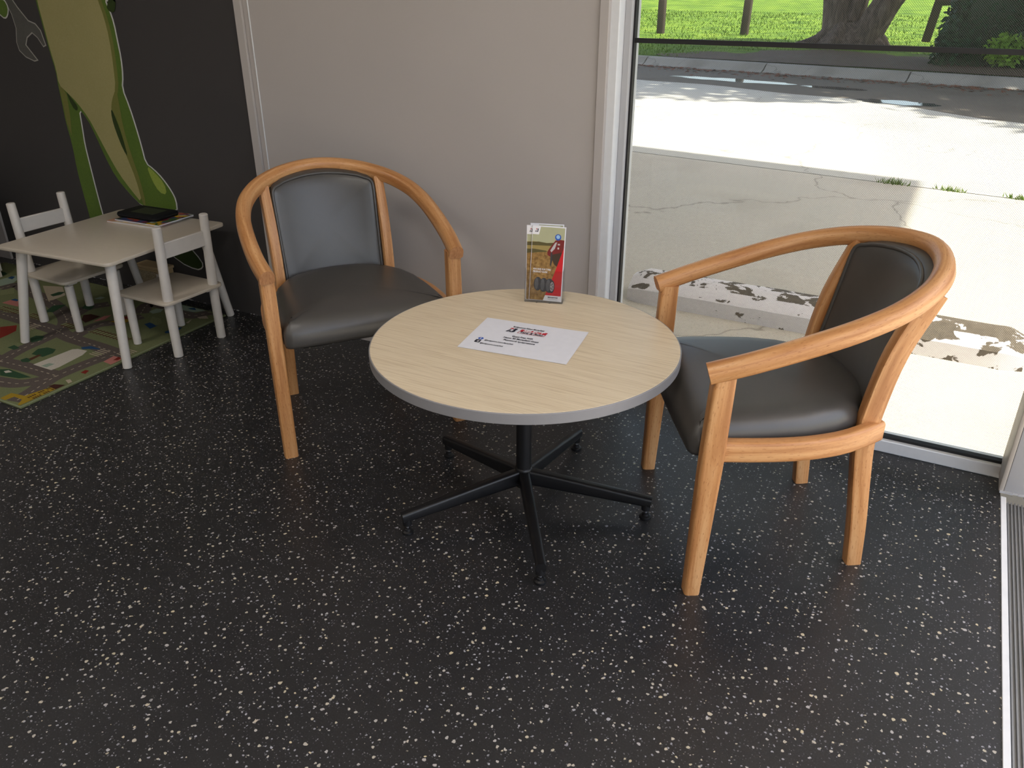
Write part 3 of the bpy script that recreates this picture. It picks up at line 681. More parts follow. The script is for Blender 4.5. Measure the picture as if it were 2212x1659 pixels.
# ---- leaflet holder with leaflets
hb = empty('leaflet_holder', (-1.013, 2.093, TZ+.0006), R(17), 'clear acrylic leaflet holder standing on the round table', 'leaflet holder')
LEAN = .10
def sheared(mb_obj): 
    for q in mb_obj.data.vertices: q.co.y += q.co.z*LEAN
    return mb_obj
sheared(bx('back_panel', M_ACRYL, -.058, .058, .030, .032, .002, .20, hb))
sheared(bx('base', M_ACRYL, -.058, .058, -.008, .032, 0, .003, hb))
m = MB(); m.poly([(-.058, .003), (.058, .003), (.058, .098), (.036, .098), (.030, .092), (.030, .070), (.022, .062), (-.024, .062), (-.032, .070), (-.032, .092), (-.038, .098), (-.058, .098)], 0, .002)
o = m.build('front_panel', M_ACRYL, hb)
for q in o.data.vertices: x, y, z = q.co; q.co = (x, -.008+z, y)
sheared(o)
for sx in (-1, 1):
    sheared(bx('side_panel', M_ACRYL, sx*.058-.001, sx*.058+.001, -.008, .032, .002, .10, hb))
    bx('foot', M_ACRYL, sx*.02-.002, sx*.02+.002, -.012, -.004, 0, .003, hb)
SKY = flat('leaflet_sky', (176, 176, 142), .35); HILL = flat('leaflet_hill', (92, 84, 50), .35); FIELD = flat('leaflet_field', (160, 140, 84), .35); CAR = flat('leaflet_vehicle_red', (120, 40, 38), .35); CARW = flat('leaflet_silver', (190, 184, 184), .35)
t = NT('leaflet_dirt'); t.set(None, .35); nn = t.noise(t.coord('Object', (60, 20, 60)), 1.5, 4); t.color(t.ramp(nn.outputs[0], [(.3, lin(104, 76, 40)), (.55, lin(150, 116, 66)), (.75, lin(178, 146, 90))])); DIRT = t.m
REDP = flat('leaflet_red', (204, 32, 40), .35); TYRE = flat('leaflet_tyre', (58, 58, 60), .4); TYRE2 = flat('leaflet_tyre_tread', (92, 92, 94), .4); RIM = flat('leaflet_rim', (170, 166, 166), .4); DARKCAR = flat('leaflet_shadow_brown', (66, 50, 36), .4)
WL, HL = .100, .226
def leaflet(dx, dy, dz, rz, label, printed):
    o = empty('leaflet', (0, 0, 0), 0, label, 'leaflet', 'leaflets in the acrylic holder')
    base = hb.matrix_basis if False else Matrix.Translation(hb.location) @ Matrix.Rotation(R(17), 4, 'Z')
    tilt = Matrix.Rotation(-math.atan(LEAN), 4, 'X')
    o.matrix_world = base @ Matrix.Translation((dx, dy, dz+.0045)) @ Matrix.Rotation(R(rz), 4, 'Y') @ tilt
    bx('pages', M_PAPER, -WL/2, WL/2, 0, .0025, 0, HL, o)
    lay = [0]
    def pr(name, pts, mat, up=0):
        lay[0] += 1; d = -.00012*(1+up)-.000004*lay[0]
        m = MB(); pp = [((u-.5)*WL*.96-.0008, d, .001+(1-v_)*(HL-.004)) for u, v_ in pts]; m.add(pp, [list(range(len(pp)))]); return m.build(name, mat, o, None, 0, 2, False)
    circ = lambda u, v_, ru, rv, n=20: [(u+ru*math.cos(2*math.pi*k/n), v_+rv*math.sin(2*math.pi*k/n)) for k in range(n)]
    pr('cover_sky', [(0, 0), (1, 0), (1, .24), (0, .24)], SKY)
    pr('cover_field', [(0, .20), (.3, .205), (.6, .215), (1, .21), (1, .4), (0, .4)], FIELD, .3)
    pr('cover_hill', [(0, .21), (.2, .2), (.45, .212), (.7, .20), (.7, .245), (.3, .25), (0, .255)], HILL, .6)
    pr('cover_hedge', [(0, .30), (.2, .305), (.45, .315), (.5, .33), (.2, .345), (0, .36)], HILL, .6)
    pr('cover_dirt_road', [(0, .36), (.3, .34), (.45, .335), (.7, .38), (1, .5), (1, 1), (0, 1)], DIRT, .6)
    pr('cover_corner', [(0, 0), (.25, 0), (.20, .105), (0, .105)], WHITEINK, 1)
    emblem(o, lambda a, b_: ((.08+.11*a-.5)*WL, -.00045, (1-.04-.045*b_)*HL), REDINK, INK)
    if not printed: return o
    pr('cover_vehicle_body', [(.72, .17), (.86, .155), (1, .16), (1, .34), (.9, .40), (.74, .40), (.62, .40), (.50, .37), (.49, .33), (.55, .28), (.66, .21)], CAR, 1)
    pr('cover_vehicle_panel', [(.72, .20), (.78, .19), (.72, .28), (.62, .33), (.58, .31), (.64, .26)], CARW, 1.4)
    pr('cover_vehicle_shade', [(.66, .36), (.98, .32), (.96, .46), (.86, .53), (.74, .50), (.64, .42)], DARKCAR, 1.5)
    pr('cover_wheel', [(.60, .34), (.65, .33), (.66, .44), (.63, .53), (.60, .50)], TYRE, 1.8)
    pr('cover_lamp', [(.80, .21), (.87, .21), (.87, .23), (.80, .23)], CARW, 1.9); pr('cover_lamp', [(.80, .26), (.85, .26), (.85, .285), (.80, .285)], CARW, 1.9)
    pr('cover_red_wedge', [(1, .26), (1, .925), (.5, .925), (.52, .90), (.72, .66)], REDP, 2.1)
    pr('cover_blue_badge', circ(.80, .125, .095, .042), BLUEINK, 2.3); pr('cover_badge_centre', circ(.80, .12, .06, .026), flat('pale_blue_ink', (150, 190, 224), .4), 2.6)
    for u, v_, ru, rv in ((.25, .775, .13, .095), (.44, .785, .14, .098), (.62, .79, .15, .10)):
        pr('cover_tyre', circ(u, v_, ru, rv), TYRE, 2.9); pr('cover_tyre_side', circ(u-.04, v_-.002, ru*.45, rv*.85), TYRE2, 3.1)
    pr('cover_tyre_wall', circ(.70, .80, .085, .09), TYRE, 3.3); pr('cover_rim', circ(.70, .80, .062, .066), RIM, 3.5)
    for k in range(5): a = k*1.257; pr('cover_rim_hole', circ(.70+.035*math.cos(a), .80+.037*math.sin(a), .014, .016, 8), TYRE, 3.7)
    pr('cover_footer', [(.50, .925), (1, .925), (1, 1), (.44, 1)], WHITEINK, 3.0)
    rx = (R(90), 0, 0)
    def tx(body, u, v_, size, wd, mat, bold=.0002): text_mesh('printed_text', body, size, mat, o, ((u-.5)*WL, -.0008, (1-v_)*HL), rx, 'LEFT', bold, 0, wd*WL, .00003)
    tx('4X4 AND SUV TYRE', .09, .585, .0072, .53, WHITEINK); tx('PRODUCT GUIDE', .09, .62, .0072, .43, WHITEINK); tx('—', .09, .64, .006, .06, WHITEINK, 0)
    tx('BRIDGESTONE', .58, .955, .0050, .30, INK); tx('Solutions for your journey', .58, .975, .0030, .28, INK, 0)
    return o
leaflet(.004, -.0005, 0, 1.5, 'front leaflet with red wedge, three tyres and white title in acrylic holder', True)
leaflet(-.0065, .0045, -.001, -.5, 'second leaflet peeking out behind the front one in acrylic holder', False)
leaflet(.002, .0095, .004, 0, 'rearmost leaflet with only its top edge showing in acrylic holder', False)

# ================================================================= play corner
RZ = .007
def dowel(name, a, b_, r0, r1, par):
    m = MB(); a, b_ = Vector(a), Vector(b_); d = (b_-a).normalized(); n = 20
    pa = [a, a+d*.002, b_-d*.003, b_]; rr = [r0-.002, r0, r1, r1-.003]
    m.sweep(pa, lambda t_: [(rr[round(t_*3)]*math.cos(2*math.pi*k/n), rr[round(t_*3)]*math.sin(2*math.pi*k/n)) for k in range(n)], (0, 1, 0)); return m.build(name, M_KIDS, par, 40)
def rboard(mb, x0, x1, y0, y1, z0, z1, r=.03):
    pts = [(x+(x0+x1)/2, y+(y0+y1)/2) for x, y in rrect(x1-x0, y1-y0, r, 5)]; return mb.poly(pts, z0, z1)
def play_chair(drop):
    t = empty('play_chair', (0, 0, 0), 0, 'white wooden play chair at the play table, standing half off the rug', 'chair', 'white play chairs')
    rboard(MB(), -.155, .155, -.155, .155, .226, .240).build('seat', M_KTOP, t, None, .004, 2)
    for y in (-.10, .10): bx('cleat', M_KIDS, -.13, .13, y-.022, y+.022, .213, .226, t, .002, 1)
    for y in (-.118, .118):
        dowel('leg', (.124, y, drop), (.124, y, .226), .0185, .0195, t); dowel('leg', (-.124, y, 0), (-.124, y, .214), .0165, .0185, t)
        dowel('back_post', (.126, y, .239), (.140, y, .545), .0205, .018, t)
    bx('back_slat', M_KIDS, .127, .141, -.105, .105, .412, .476, t, .003, 1)
    return t
pc = play_chair(-RZ); pc.location = (-2.817, 2.187, RZ); pc.rotation_euler = (0, 0, R(0))
pc2 = play_chair(0); pc2.location = (-3.41, 2.16, RZ); pc2.rotation_euler = (0, 0, R(180)); pc2['label'] = 'white wooden play chair standing fully on the road rug behind the play table'
pt_ = empty('play_table', (-3.073, 2.169, 0), 0, 'white square play table with splayed round legs on the road rug', 'table')
rt = MB(); rboard(rt, -.307, .307, -.327, .327, .434, .450, .028); o = rt.build('tabletop', M_KTOP, pt_, None, .005, 2); o.rotation_euler = (0, 0, R(5))
cx, cy = -3.073, 2.169
for (x0, y0, x1, y1, z) in ((-2.80, 1.925, -2.785, 1.889, 0), (-3.285, 1.885, -3.386, 1.849, RZ), (-2.868, 2.44, -2.852, 2.516, 0), (-3.385, 2.405, -3.37, 2.465, RZ)):
    dowel('leg', (x1-cx, y1-cy, z), (x0-cx, y0-cy, .434), .0175, .0205, pt_)
    q = MB(); q.lathe([(.03, .424), (.034, .428), (.034, .434)], 20, (x0-cx, y0-cy, 0)); q.build('leg_plate', M_KIDS, pt_, 40)
# magazines and black tablet case on it
def mat_cover(name, pal, sc_):
    t = NT(name); t.set(None, .3, .5); vo = t.n('ShaderNodeTexVoronoi'); vo.inputs['Scale'].default_value = sc_; t.l(t.coord('Object'), vo.inputs['Vector'])
    sp = t.n('ShaderNodeSeparateColor'); t.l(vo.outputs['Color'], sp.inputs[0]); n = len(pal)
    t.color(t.ramp(sp.outputs[0], [(i/n, lin(*c)) for i, c in enumerate(pal)], 'CONSTANT')); return t.m
def magazine(loc, rz, w_, d_, h_, label, mat):
    o = empty('magazine', loc, R(rz), label, 'magazine', 'magazines on the play table')
    bx('pages', M_PAPER, -w_/2, w_/2, -d_/2, d_/2, .0006, h_, o, .0012, 1)
    bx('cover', mat, -w_/2-.001, w_/2+.001, -d_/2-.001, d_/2+.001, h_, h_+.0006, o); bx('cover', mat, -w_/2-.001, w_/2+.001, -d_/2-.001, d_/2+.001, 0, .0006, o); return o
ORG = mat_cover('peach_magazine_cover', [(196, 150, 120), (206, 190, 160), (170, 120, 90), (210, 200, 180)], 9)
MIX = mat_cover('colourful_magazine_cover', [(70, 100, 50), (120, 40, 60), (60, 70, 110), (190, 150, 30), (40, 50, 40), (150, 160, 150), (180, 90, 60)], 38)
magazine((-3.128, 2.397, .450), 4, .285, .225, .0065, 'peach-edged lower magazine under the colourful one on the play table', ORG)
mg = magazine((-3.105, 2.402, .4572), 3, .262, .205, .007, 'colourful upper magazine beneath the black tablet case on the play table', MIX)
m = MB(); m.poly([(.075, .035), (.125, .055), (.128, .075), (.085, .06)], .0076, .0078); m.build('cover_swoosh', flat('yellow_print', (214, 170, 30), .3), mg)
tc = empty('tablet_case', (-3.142, 2.400, .4652), R(3), 'small black zip case lying on top of the magazines', 'tablet case')
m = MB(); rboard(m, -.120, .120, -.074, .074, 0, .021, .022); m.build('case_body', flat('black_neoprene', (20, 21, 22), .8, .2), tc, None, .007, 3)
bx('case_panel', flat('dark_olive_panel', (44, 50, 36), .6, .3), -.060, .075, -.040, .045, .0208, .0216, tc, .0003, 1)
m = MB(); m.sweep([Vector((x, y, .0105)) for x, y in rrect(.2405, .1485, .022, 5)], lambda q: rrect(.003, .002, .0008, 1), (0, 0, 1), None, None, True); m.build('zip', M_GASKET, tc)
# small wooden box with carved front by the charcoal wall
wb = empty('wooden_box', (-3.345, 2.53, 0), R(2), 'small pale wooden box with swirl-patterned front against the charcoal wall', 'box')
t = NT('swirl_print_wood'); t.set(None, .6); nn = t.noise(t.coord('Object'), 26, 3, .5, 3.0); t.color(t.ramp(nn.outputs[0], [(.38, lin(186, 172, 140)), (.46, lin(120, 104, 78)), (.52, lin(186, 172, 140)), (.62, lin(140, 124, 94)), (.68, lin(190, 176, 146))])); SW_M = t.m
PALE = flat('pale_pine', (190, 166, 124), .6)
bx('body', PALE, -.09, .09, -.035, .035, .004, .155, wb, .003, 1); bx('front_panel', SW_M, -.082, .05, -.038, -.035, .012, .145, wb); bx('lid', PALE, -.094, .094, -.04, .04, .155, .170, wb, .003, 1); bx('front_strip', M_KIDS, .052, .068, -.040, -.035, .008, .14, wb)
for sx in (-.075, .075): bx('foot', PALE, sx-.012, sx+.012, -.03, .03, 0, .004, wb)
# white storage cabinet at the end of the rug
cb = empty('storage_cabinet', (-4.545, 2.16, RZ), 0, 'white storage cabinet standing at the end of the road rug', 'cabinet')
bx('carcass', M_KIDS, -.225, .225, -.19, .19, .03, .56, cb, .003, 1); bx('plinth', M_KIDS, -.224, .224, -.19, .18, 0, .03, cb)
for k in (0, 1):
    dd = bx('drawer', M_KIDS, -.215, .215, -.205, -.19, .045+k*.255, .29+k*.255, cb, .003, 1); q = MB(); q.lathe([(.006, 0), (.006, .012), (.012, .016), (.012, .022)], 14); kn_ = q.build('knob', M_CHROME, dd, 40); kn_.rotation_euler = (R(90), 0, 0); kn_.location = (0, -.205, .165+k*.255)

# ---- road rug: pile slab with a printed town; print outlines in metres from the rug's own origin
RUG = {
'road1': [(0.211, -0.325), (0.175, -0.219), (0.16, -0.123), (0.132, -0.005), (0.038, 0.1), (-0.158, 0.189), (-0.344, 0.238), (-0.481, 0.259)],
'road2': [(0.132, -0.005), (0.249, -0.028), (0.414, -0.034), (0.568, -0.042)],
'road3': [(0.598, -0.037), (0.554, -0.104), (0.545, -0.304), (0.589, -0.441), (0.607, -0.52)],
'road4': [(0.211, -0.325), (0.345, -0.311), (0.545, -0.304)],
'road5': [(0.397, -0.442), (0.478, -0.418), (0.528, -0.353), (0.545, -0.304)],
'road6': [(0.132, -0.005), (0.046, -0.0), (-0.094, 0.002), (-0.314, 0.006)],
'road7': [(0.038, 0.1), (-0.014, 0.237), (0.03, 0.334)],
'road8': [(0.249, -0.028), (0.215, 0.116), (0.271, 0.198), (0.308, 0.298)],
'road9': [(-0.648, 0.218), (-0.627, 0.295), (-0.481, 0.259)],
'white_building': [(0.362, -0.281), (0.364, -0.106), (0.381, -0.092), (0.434, -0.086), (0.456, -0.124), (0.479, -0.249), (0.477, -0.281)],
'window_blue': [(0.402, -0.275), (0.407, -0.241), (0.435, -0.237), (0.435, -0.273)],
'tree1': [(0.258, -0.219), (0.232, -0.172), (0.253, -0.143), (0.304, -0.139), (0.329, -0.17), (0.327, -0.215)],
'tree2': [(0.272, -0.277), (0.276, -0.253), (0.312, -0.25), (0.323, -0.276), (0.297, -0.287)],
'trunk': [(0.292, -0.255), (0.29, -0.207), (0.305, -0.205), (0.316, -0.258)],
'tree3': [(0.092, -0.113), (0.089, -0.084), (0.127, -0.07), (0.16, -0.106), (0.145, -0.144)],
'tree4': [(0.103, -0.224), (0.104, -0.194), (0.154, -0.202), (0.152, -0.226)],
'crane_blue': [(0.378, -0.076), (0.404, -0.045), (0.482, -0.049), (0.431, -0.065), (0.403, -0.085)],
'redroof': [(-0.148, -0.098), (-0.102, -0.048), (-0.041, -0.092), (-0.029, -0.135), (-0.021, -0.179)],
'hill': [(0.287, -0.373), (0.321, -0.355), (0.468, -0.36), (0.434, -0.389), (0.343, -0.408)],
'snow': [(0.318, -0.377), (0.326, -0.362), (0.356, -0.366), (0.341, -0.384)],
'yellow': [(0.534, -0.529), (0.53, -0.482), (0.597, -0.473), (0.615, -0.381), (0.663, -0.383), (0.677, -0.533), (0.642, -0.536), (0.618, -0.497), (0.57, -0.496), (0.565, -0.534)],
'darkcar': [(0.601, -0.379), (0.604, -0.357), (0.655, -0.341), (0.657, -0.382)],
'redleaf': [(0.601, -0.24), (0.596, -0.215), (0.615, -0.212), (0.629, -0.239)],
'whitecat': [(0.61, -0.313), (0.619, -0.299), (0.652, -0.31), (0.647, -0.327)],
'pinkhouse': [(0.59, -0.127), (0.579, -0.069), (0.624, -0.067), (0.648, -0.086), (0.649, -0.132)],
'redshape': [(0.613, -0.099), (0.603, -0.065), (0.628, -0.07), (0.63, -0.09)],
'pond1': [(-0.785, 0.304), (-0.776, 0.387), (-0.698, 0.341), (-0.673, 0.304), (-0.684, 0.24)],
'blueboat': [(-0.772, 0.337), (-0.784, 0.365), (-0.759, 0.37), (-0.732, 0.337)],
'greenfield': [(-0.621, 0.2), (-0.598, 0.261), (-0.517, 0.208), (-0.553, 0.157)],
'sand': [(-0.497, 0.348), (-0.394, 0.387), (-0.266, 0.312), (-0.258, 0.239), (-0.266, 0.22), (-0.379, 0.282)],
'croc': [(-0.339, 0.28), (-0.339, 0.327), (-0.31, 0.343), (-0.293, 0.305), (-0.305, 0.272)],
'pinkbarn': [(-0.441, 0.096), (-0.442, 0.14), (-0.393, 0.152), (-0.322, 0.101), (-0.383, 0.098)],
'bluetruck': [(-0.442, 0.14), (-0.441, 0.164), (-0.405, 0.16), (-0.395, 0.143)],
'rail1': [(-0.399, 0.06), (-0.387, 0.081), (-0.27, 0.072), (-0.229, 0.045), (-0.302, 0.027), (-0.362, 0.037)],
'rail2': [(-0.186, 0.068), (-0.182, 0.084), (-0.095, 0.069), (-0.055, 0.036), (-0.142, 0.043)],
'rail3': [(0.068, 0.05), (0.07, 0.077), (0.133, 0.085), (0.178, 0.051), (0.14, 0.037)],
'rail4': [(0.249, 0.052), (0.264, 0.084), (0.462, 0.086), (0.505, 0.085), (0.447, 0.054)],
'darkred': [(0.055, 0.176), (0.075, 0.201), (0.141, 0.202), (0.147, 0.118), (0.1, 0.133)],
'pinkplane': [(0.167, 0.142), (0.151, 0.214), (0.172, 0.239), (0.193, 0.183)],
'yellowblock': [(0.232, 0.177), (0.26, 0.232), (0.309, 0.245), (0.31, 0.192)],
'redblock': [(0.24, 0.248), (0.254, 0.283), (0.299, 0.253), (0.265, 0.228)],
'bush1': [(-0.03, 0.229), (-0.06, 0.271), (0.003, 0.276), (0.022, 0.236)],
'bush2': [(-0.14, 0.113), (-0.185, 0.189), (-0.141, 0.228), (-0.104, 0.133)],
'lblue': [(-0.093, 0.343), (-0.093, 0.381), (-0.061, 0.383), (-0.058, 0.354)],
'pond2': [(0.319, 0.495), (0.335, 0.528), (0.499, 0.527), (0.518, 0.485), (0.478, 0.446), (0.413, 0.44)],
'bluebird': [(0.416, 0.47), (0.441, 0.513), (0.471, 0.471), (0.441, 0.466)],
'oval': [(0.29, 0.351), (0.286, 0.395), (0.323, 0.409), (0.343, 0.373), (0.327, 0.342)],
'cloud': [(0.545, 0.408), (0.568, 0.443), (0.607, 0.42), (0.569, 0.4)],
'shark': [(0.554, 0.332), (0.543, 0.38), (0.57, 0.335)],
'bluetree': [(0.4, 0.233), (0.406, 0.258), (0.468, 0.249), (0.468, 0.207)],
'blue2': [(0.555, 0.213), (0.559, 0.266), (0.582, 0.289), (0.612, 0.227), (0.57, 0.204)],
'road10': [(0.272, 0.318), (0.208, 0.424), (0.371, 0.44), (0.507, 0.411), (0.549, 0.489)],
'green_d': [(0.352, 0.316), (0.411, 0.315), (0.464, 0.278), (0.462, 0.245), (0.399, 0.265)],
}
rg = empty('road_rug', (-3.5, 2.0, 0), 0, 'green play rug printed with grey roads and toy town pictures', 'rug')
def rug_mat(name, rgb):
    t = NT(name); t.set(None, .95, .1); n = t.noise(t.coord('Object'), 260, 3); c = lin(*rgb); t.color(t.mix(n.outputs[0], tuple(x*.72 for x in c[:3])+(1,), tuple(min(1, x*1.28) for x in c[:3])+(1,))); t.bump(n.outputs[0], .5, .002); return t.m
RM = {k: rug_mat('rug_'+k, c) for k, c in dict(green=(112, 118, 84), dgreen=(50, 76, 54), road=(92, 84, 79), cream=(172, 160, 140), white=(190, 184, 172), red=(120, 44, 36), pink=(176, 116, 108), blue=(42, 74, 110), yellow=(152, 126, 40), brown=(84, 56, 40), dark=(66, 40, 34), aqua=(140, 156, 140), lgreen=(124, 130, 94), edge=(128, 138, 108)).items()}
m = MB(); m.poly([(-1.05, -.535), (.672, -.540), (.638, .497), (-1.05, .50)], 0, .0066); m.build('pile', RM['green'], rg, None, .0015, 1)
m = MB()
for q in ([(.664, -.540), (.672, -.540), (.638, .497), (.630, .497)], [(-1.05, -.5355), (.664, -.540), (.664, -.533), (-1.05, -.528)]): m.poly(q, .0066, .0069)
m.build('bound_edge', RM['edge'], rg)
lz = [.0068]
def clip(pts): return [(max(-1.04, min(.655-.033*(y+.54), x)), max(-.53, min(.49, y))) for x, y in pts]
def rprint(name, pts, mat):
    lz[0] += .000012; pp = clip(pts); ar = sum(pp[i-1][0]*pp[i][1]-pp[i][0]*pp[i-1][1] for i in range(len(pp)))
    if ar < 0: pp = pp[::-1]
    m = MB(); m.add([(x, y, lz[0]) for x, y in pp], [list(range(len(pp)))]); return m.build(name, RM[mat], rg, None, 0, 2, False)
def ribbon(name, pts, wd, mat, d0=None, z=None):
    pa = spline([(x, y, 0) for x, y in pts], 6); lz[0] += .000012; m = MB(); L_ = []; 
    for i, p in enumerate(pa):
        T_ = (pa[min(i+1, len(pa)-1)]-pa[max(i-1, 0)]).normalized(); nn_ = Vector((-T_.y, T_.x, 0)); L_.append((p+nn_*wd/2, p-nn_*wd/2))
    if d0 is None:
        for i in range(len(pa)-1):
            q = clip([L_[i][0][:2], L_[i][1][:2], L_[i+1][1][:2], L_[i+1][0][:2]]); m.add([(x, y, lz[0]) for x, y in q], [(0, 1, 2, 3)])
    else:
        acc = 0
        for i in range(len(pa)-1):
            a, b_ = pa[i], pa[i+1]; s_ = (b_-a).length; k = 0
            T_ = (b_-a).normalized() if s_ > 0 else Vector((1, 0, 0)); nn_ = Vector((-T_.y, T_.x, 0))
            while k < s_:
                if (acc+k) % d0 < d0*.45:
                    e = min(s_, k+.004); p = a+T_*k; p2 = a+T_*e; q = clip([(p+nn_*wd/2)[:2], (p-nn_*wd/2)[:2], (p2-nn_*wd/2)[:2], (p2+nn_*wd/2)[:2]]); m.add([(x, y, lz[0]) for x, y in q], [(0, 1, 2, 3)])
                k += .004
            acc += s_
    return m.build(name, RM[mat], rg, None, 0, 2, False)
roads = [k for k in RUG if k.startswith('road')]
left = [[(-1.04, -.16), (-.7, -.12), (-.314, .006)], [(-.314, .006), (-.42, -.2), (-.3, -.4), (.05, -.5), (.397, -.442)], [(-.42, -.2), (.0, -.3), (.211, -.325)], [(-.648, .218), (-.85, .1), (-.7, -.12)]]
for k in roads: ribbon('printed_road', RUG[k], .072, 'road')
for q in left: ribbon('printed_road', q, .072, 'road')
for k in roads: ribbon('road_dashes', RUG[k], .004, 'cream', .034)
for q in left: ribbon('road_dashes', q, .004, 'cream', .034)
KIND = {'white_building': ('printed_house', 'white'), 'window_blue': ('printed_window', 'aqua'), 'trunk': ('printed_trunk', 'brown'), 'crane_blue': ('printed_crane', 'blue'), 'redroof': ('printed_roof', 'red'), 'hill': ('printed_hill', 'dgreen'), 'snow': ('printed_snow', 'white'), 'yellow': ('printed_sign', 'yellow'), 'darkcar': ('printed_car', 'dark'), 'redleaf': ('printed_leaf', 'red'), 'whitecat': ('printed_cloud', 'cream'), 'pinkhouse': ('printed_house', 'pink'), 'redshape': ('printed_roof', 'red'), 'pond1': ('printed_pond', 'aqua'), 'blueboat': ('printed_boat', 'blue'), 'greenfield': ('printed_field', 'lgreen'), 'sand': ('printed_sand', 'cream'), 'croc': ('printed_crocodile', 'dgreen'), 'pinkbarn': ('printed_house', 'pink'), 'bluetruck': ('printed_truck', 'blue'), 'darkred': ('printed_roof', 'dark'), 'pinkplane': ('printed_plane', 'pink'), 'yellowblock': ('printed_block', 'yellow'), 'redblock': ('printed_block', 'red'), 'bush1': ('printed_bush', 'dgreen'), 'bush2': ('printed_bush', 'dgreen'), 'lblue': ('printed_pond', 'aqua'), 'pond2': ('printed_pond', 'aqua'), 'bluebird': ('printed_bird', 'blue'), 'oval': ('printed_field', 'aqua'), 'cloud': ('printed_cloud', 'cream'), 'shark': ('printed_sail', 'cream'), 'bluetree': ('printed_pond', 'blue'), 'blue2': ('printed_pond', 'blue'), 'green_d': ('printed_field', 'lgreen')}
for k, pts in RUG.items():
    if k.startswith('tree'): rprint('printed_tree', pts, 'dgreen')
    elif k.startswith('rail'):
        rprint('printed_field', pts, 'lgreen'); xs = [p[0] for p in pts]; ys = [p[1] for p in pts]; c_ = (sum(ys)/len(ys))
        for dy in (-.014, .014): ribbon('printed_track', [(min(xs)+.01, c_+dy), (sum(xs)/len(xs), c_+dy), (max(xs)-.01, c_+dy)], .005, 'brown')
        x = min(xs)+.015
        while x < max(xs)-.01: rprint('printed_sleeper', [(x, c_-.022), (x+.006, c_-.022), (x+.006, c_+.022), (x, c_+.022)], 'brown'); x += .022
    elif k in KIND: rprint(KIND[k][0], pts, KIND[k][1])
for bx_, by_ in ((.50, -.075), (.60, -.02), (-.02, -.03)):
    for k in range(5): rprint('printed_crossing', [(bx_-.03, by_+k*.013-.03), (bx_+.03, by_+k*.013-.03), (bx_+.03, by_+k*.013-.024), (bx_-.03, by_+k*.013-.024)], 'cream')
for x, y in ((-.75, -.3), (-.55, -.42), (-.15, -.15), (-.2, -.22), (-.9, -.4), (-.88, .35), (.05, -.42)): rprint('printed_tree', [(x+.05*math.cos(k*.7854)*(1+.2*(k % 2)), y+.04*math.sin(k*.7854)) for k in range(8)], 'dgreen')
for r_ in range(2):
    for k in range(11):
        x = .618+r_*.022-.002*k*.2; y = -.478+k*.0088+r_*.006
        if k not in (4, 8): rprint('printed_lettering', [(x, y), (x+.013, y+.001), (x+.013, y+.005), (x, y+.0045)], 'dark')

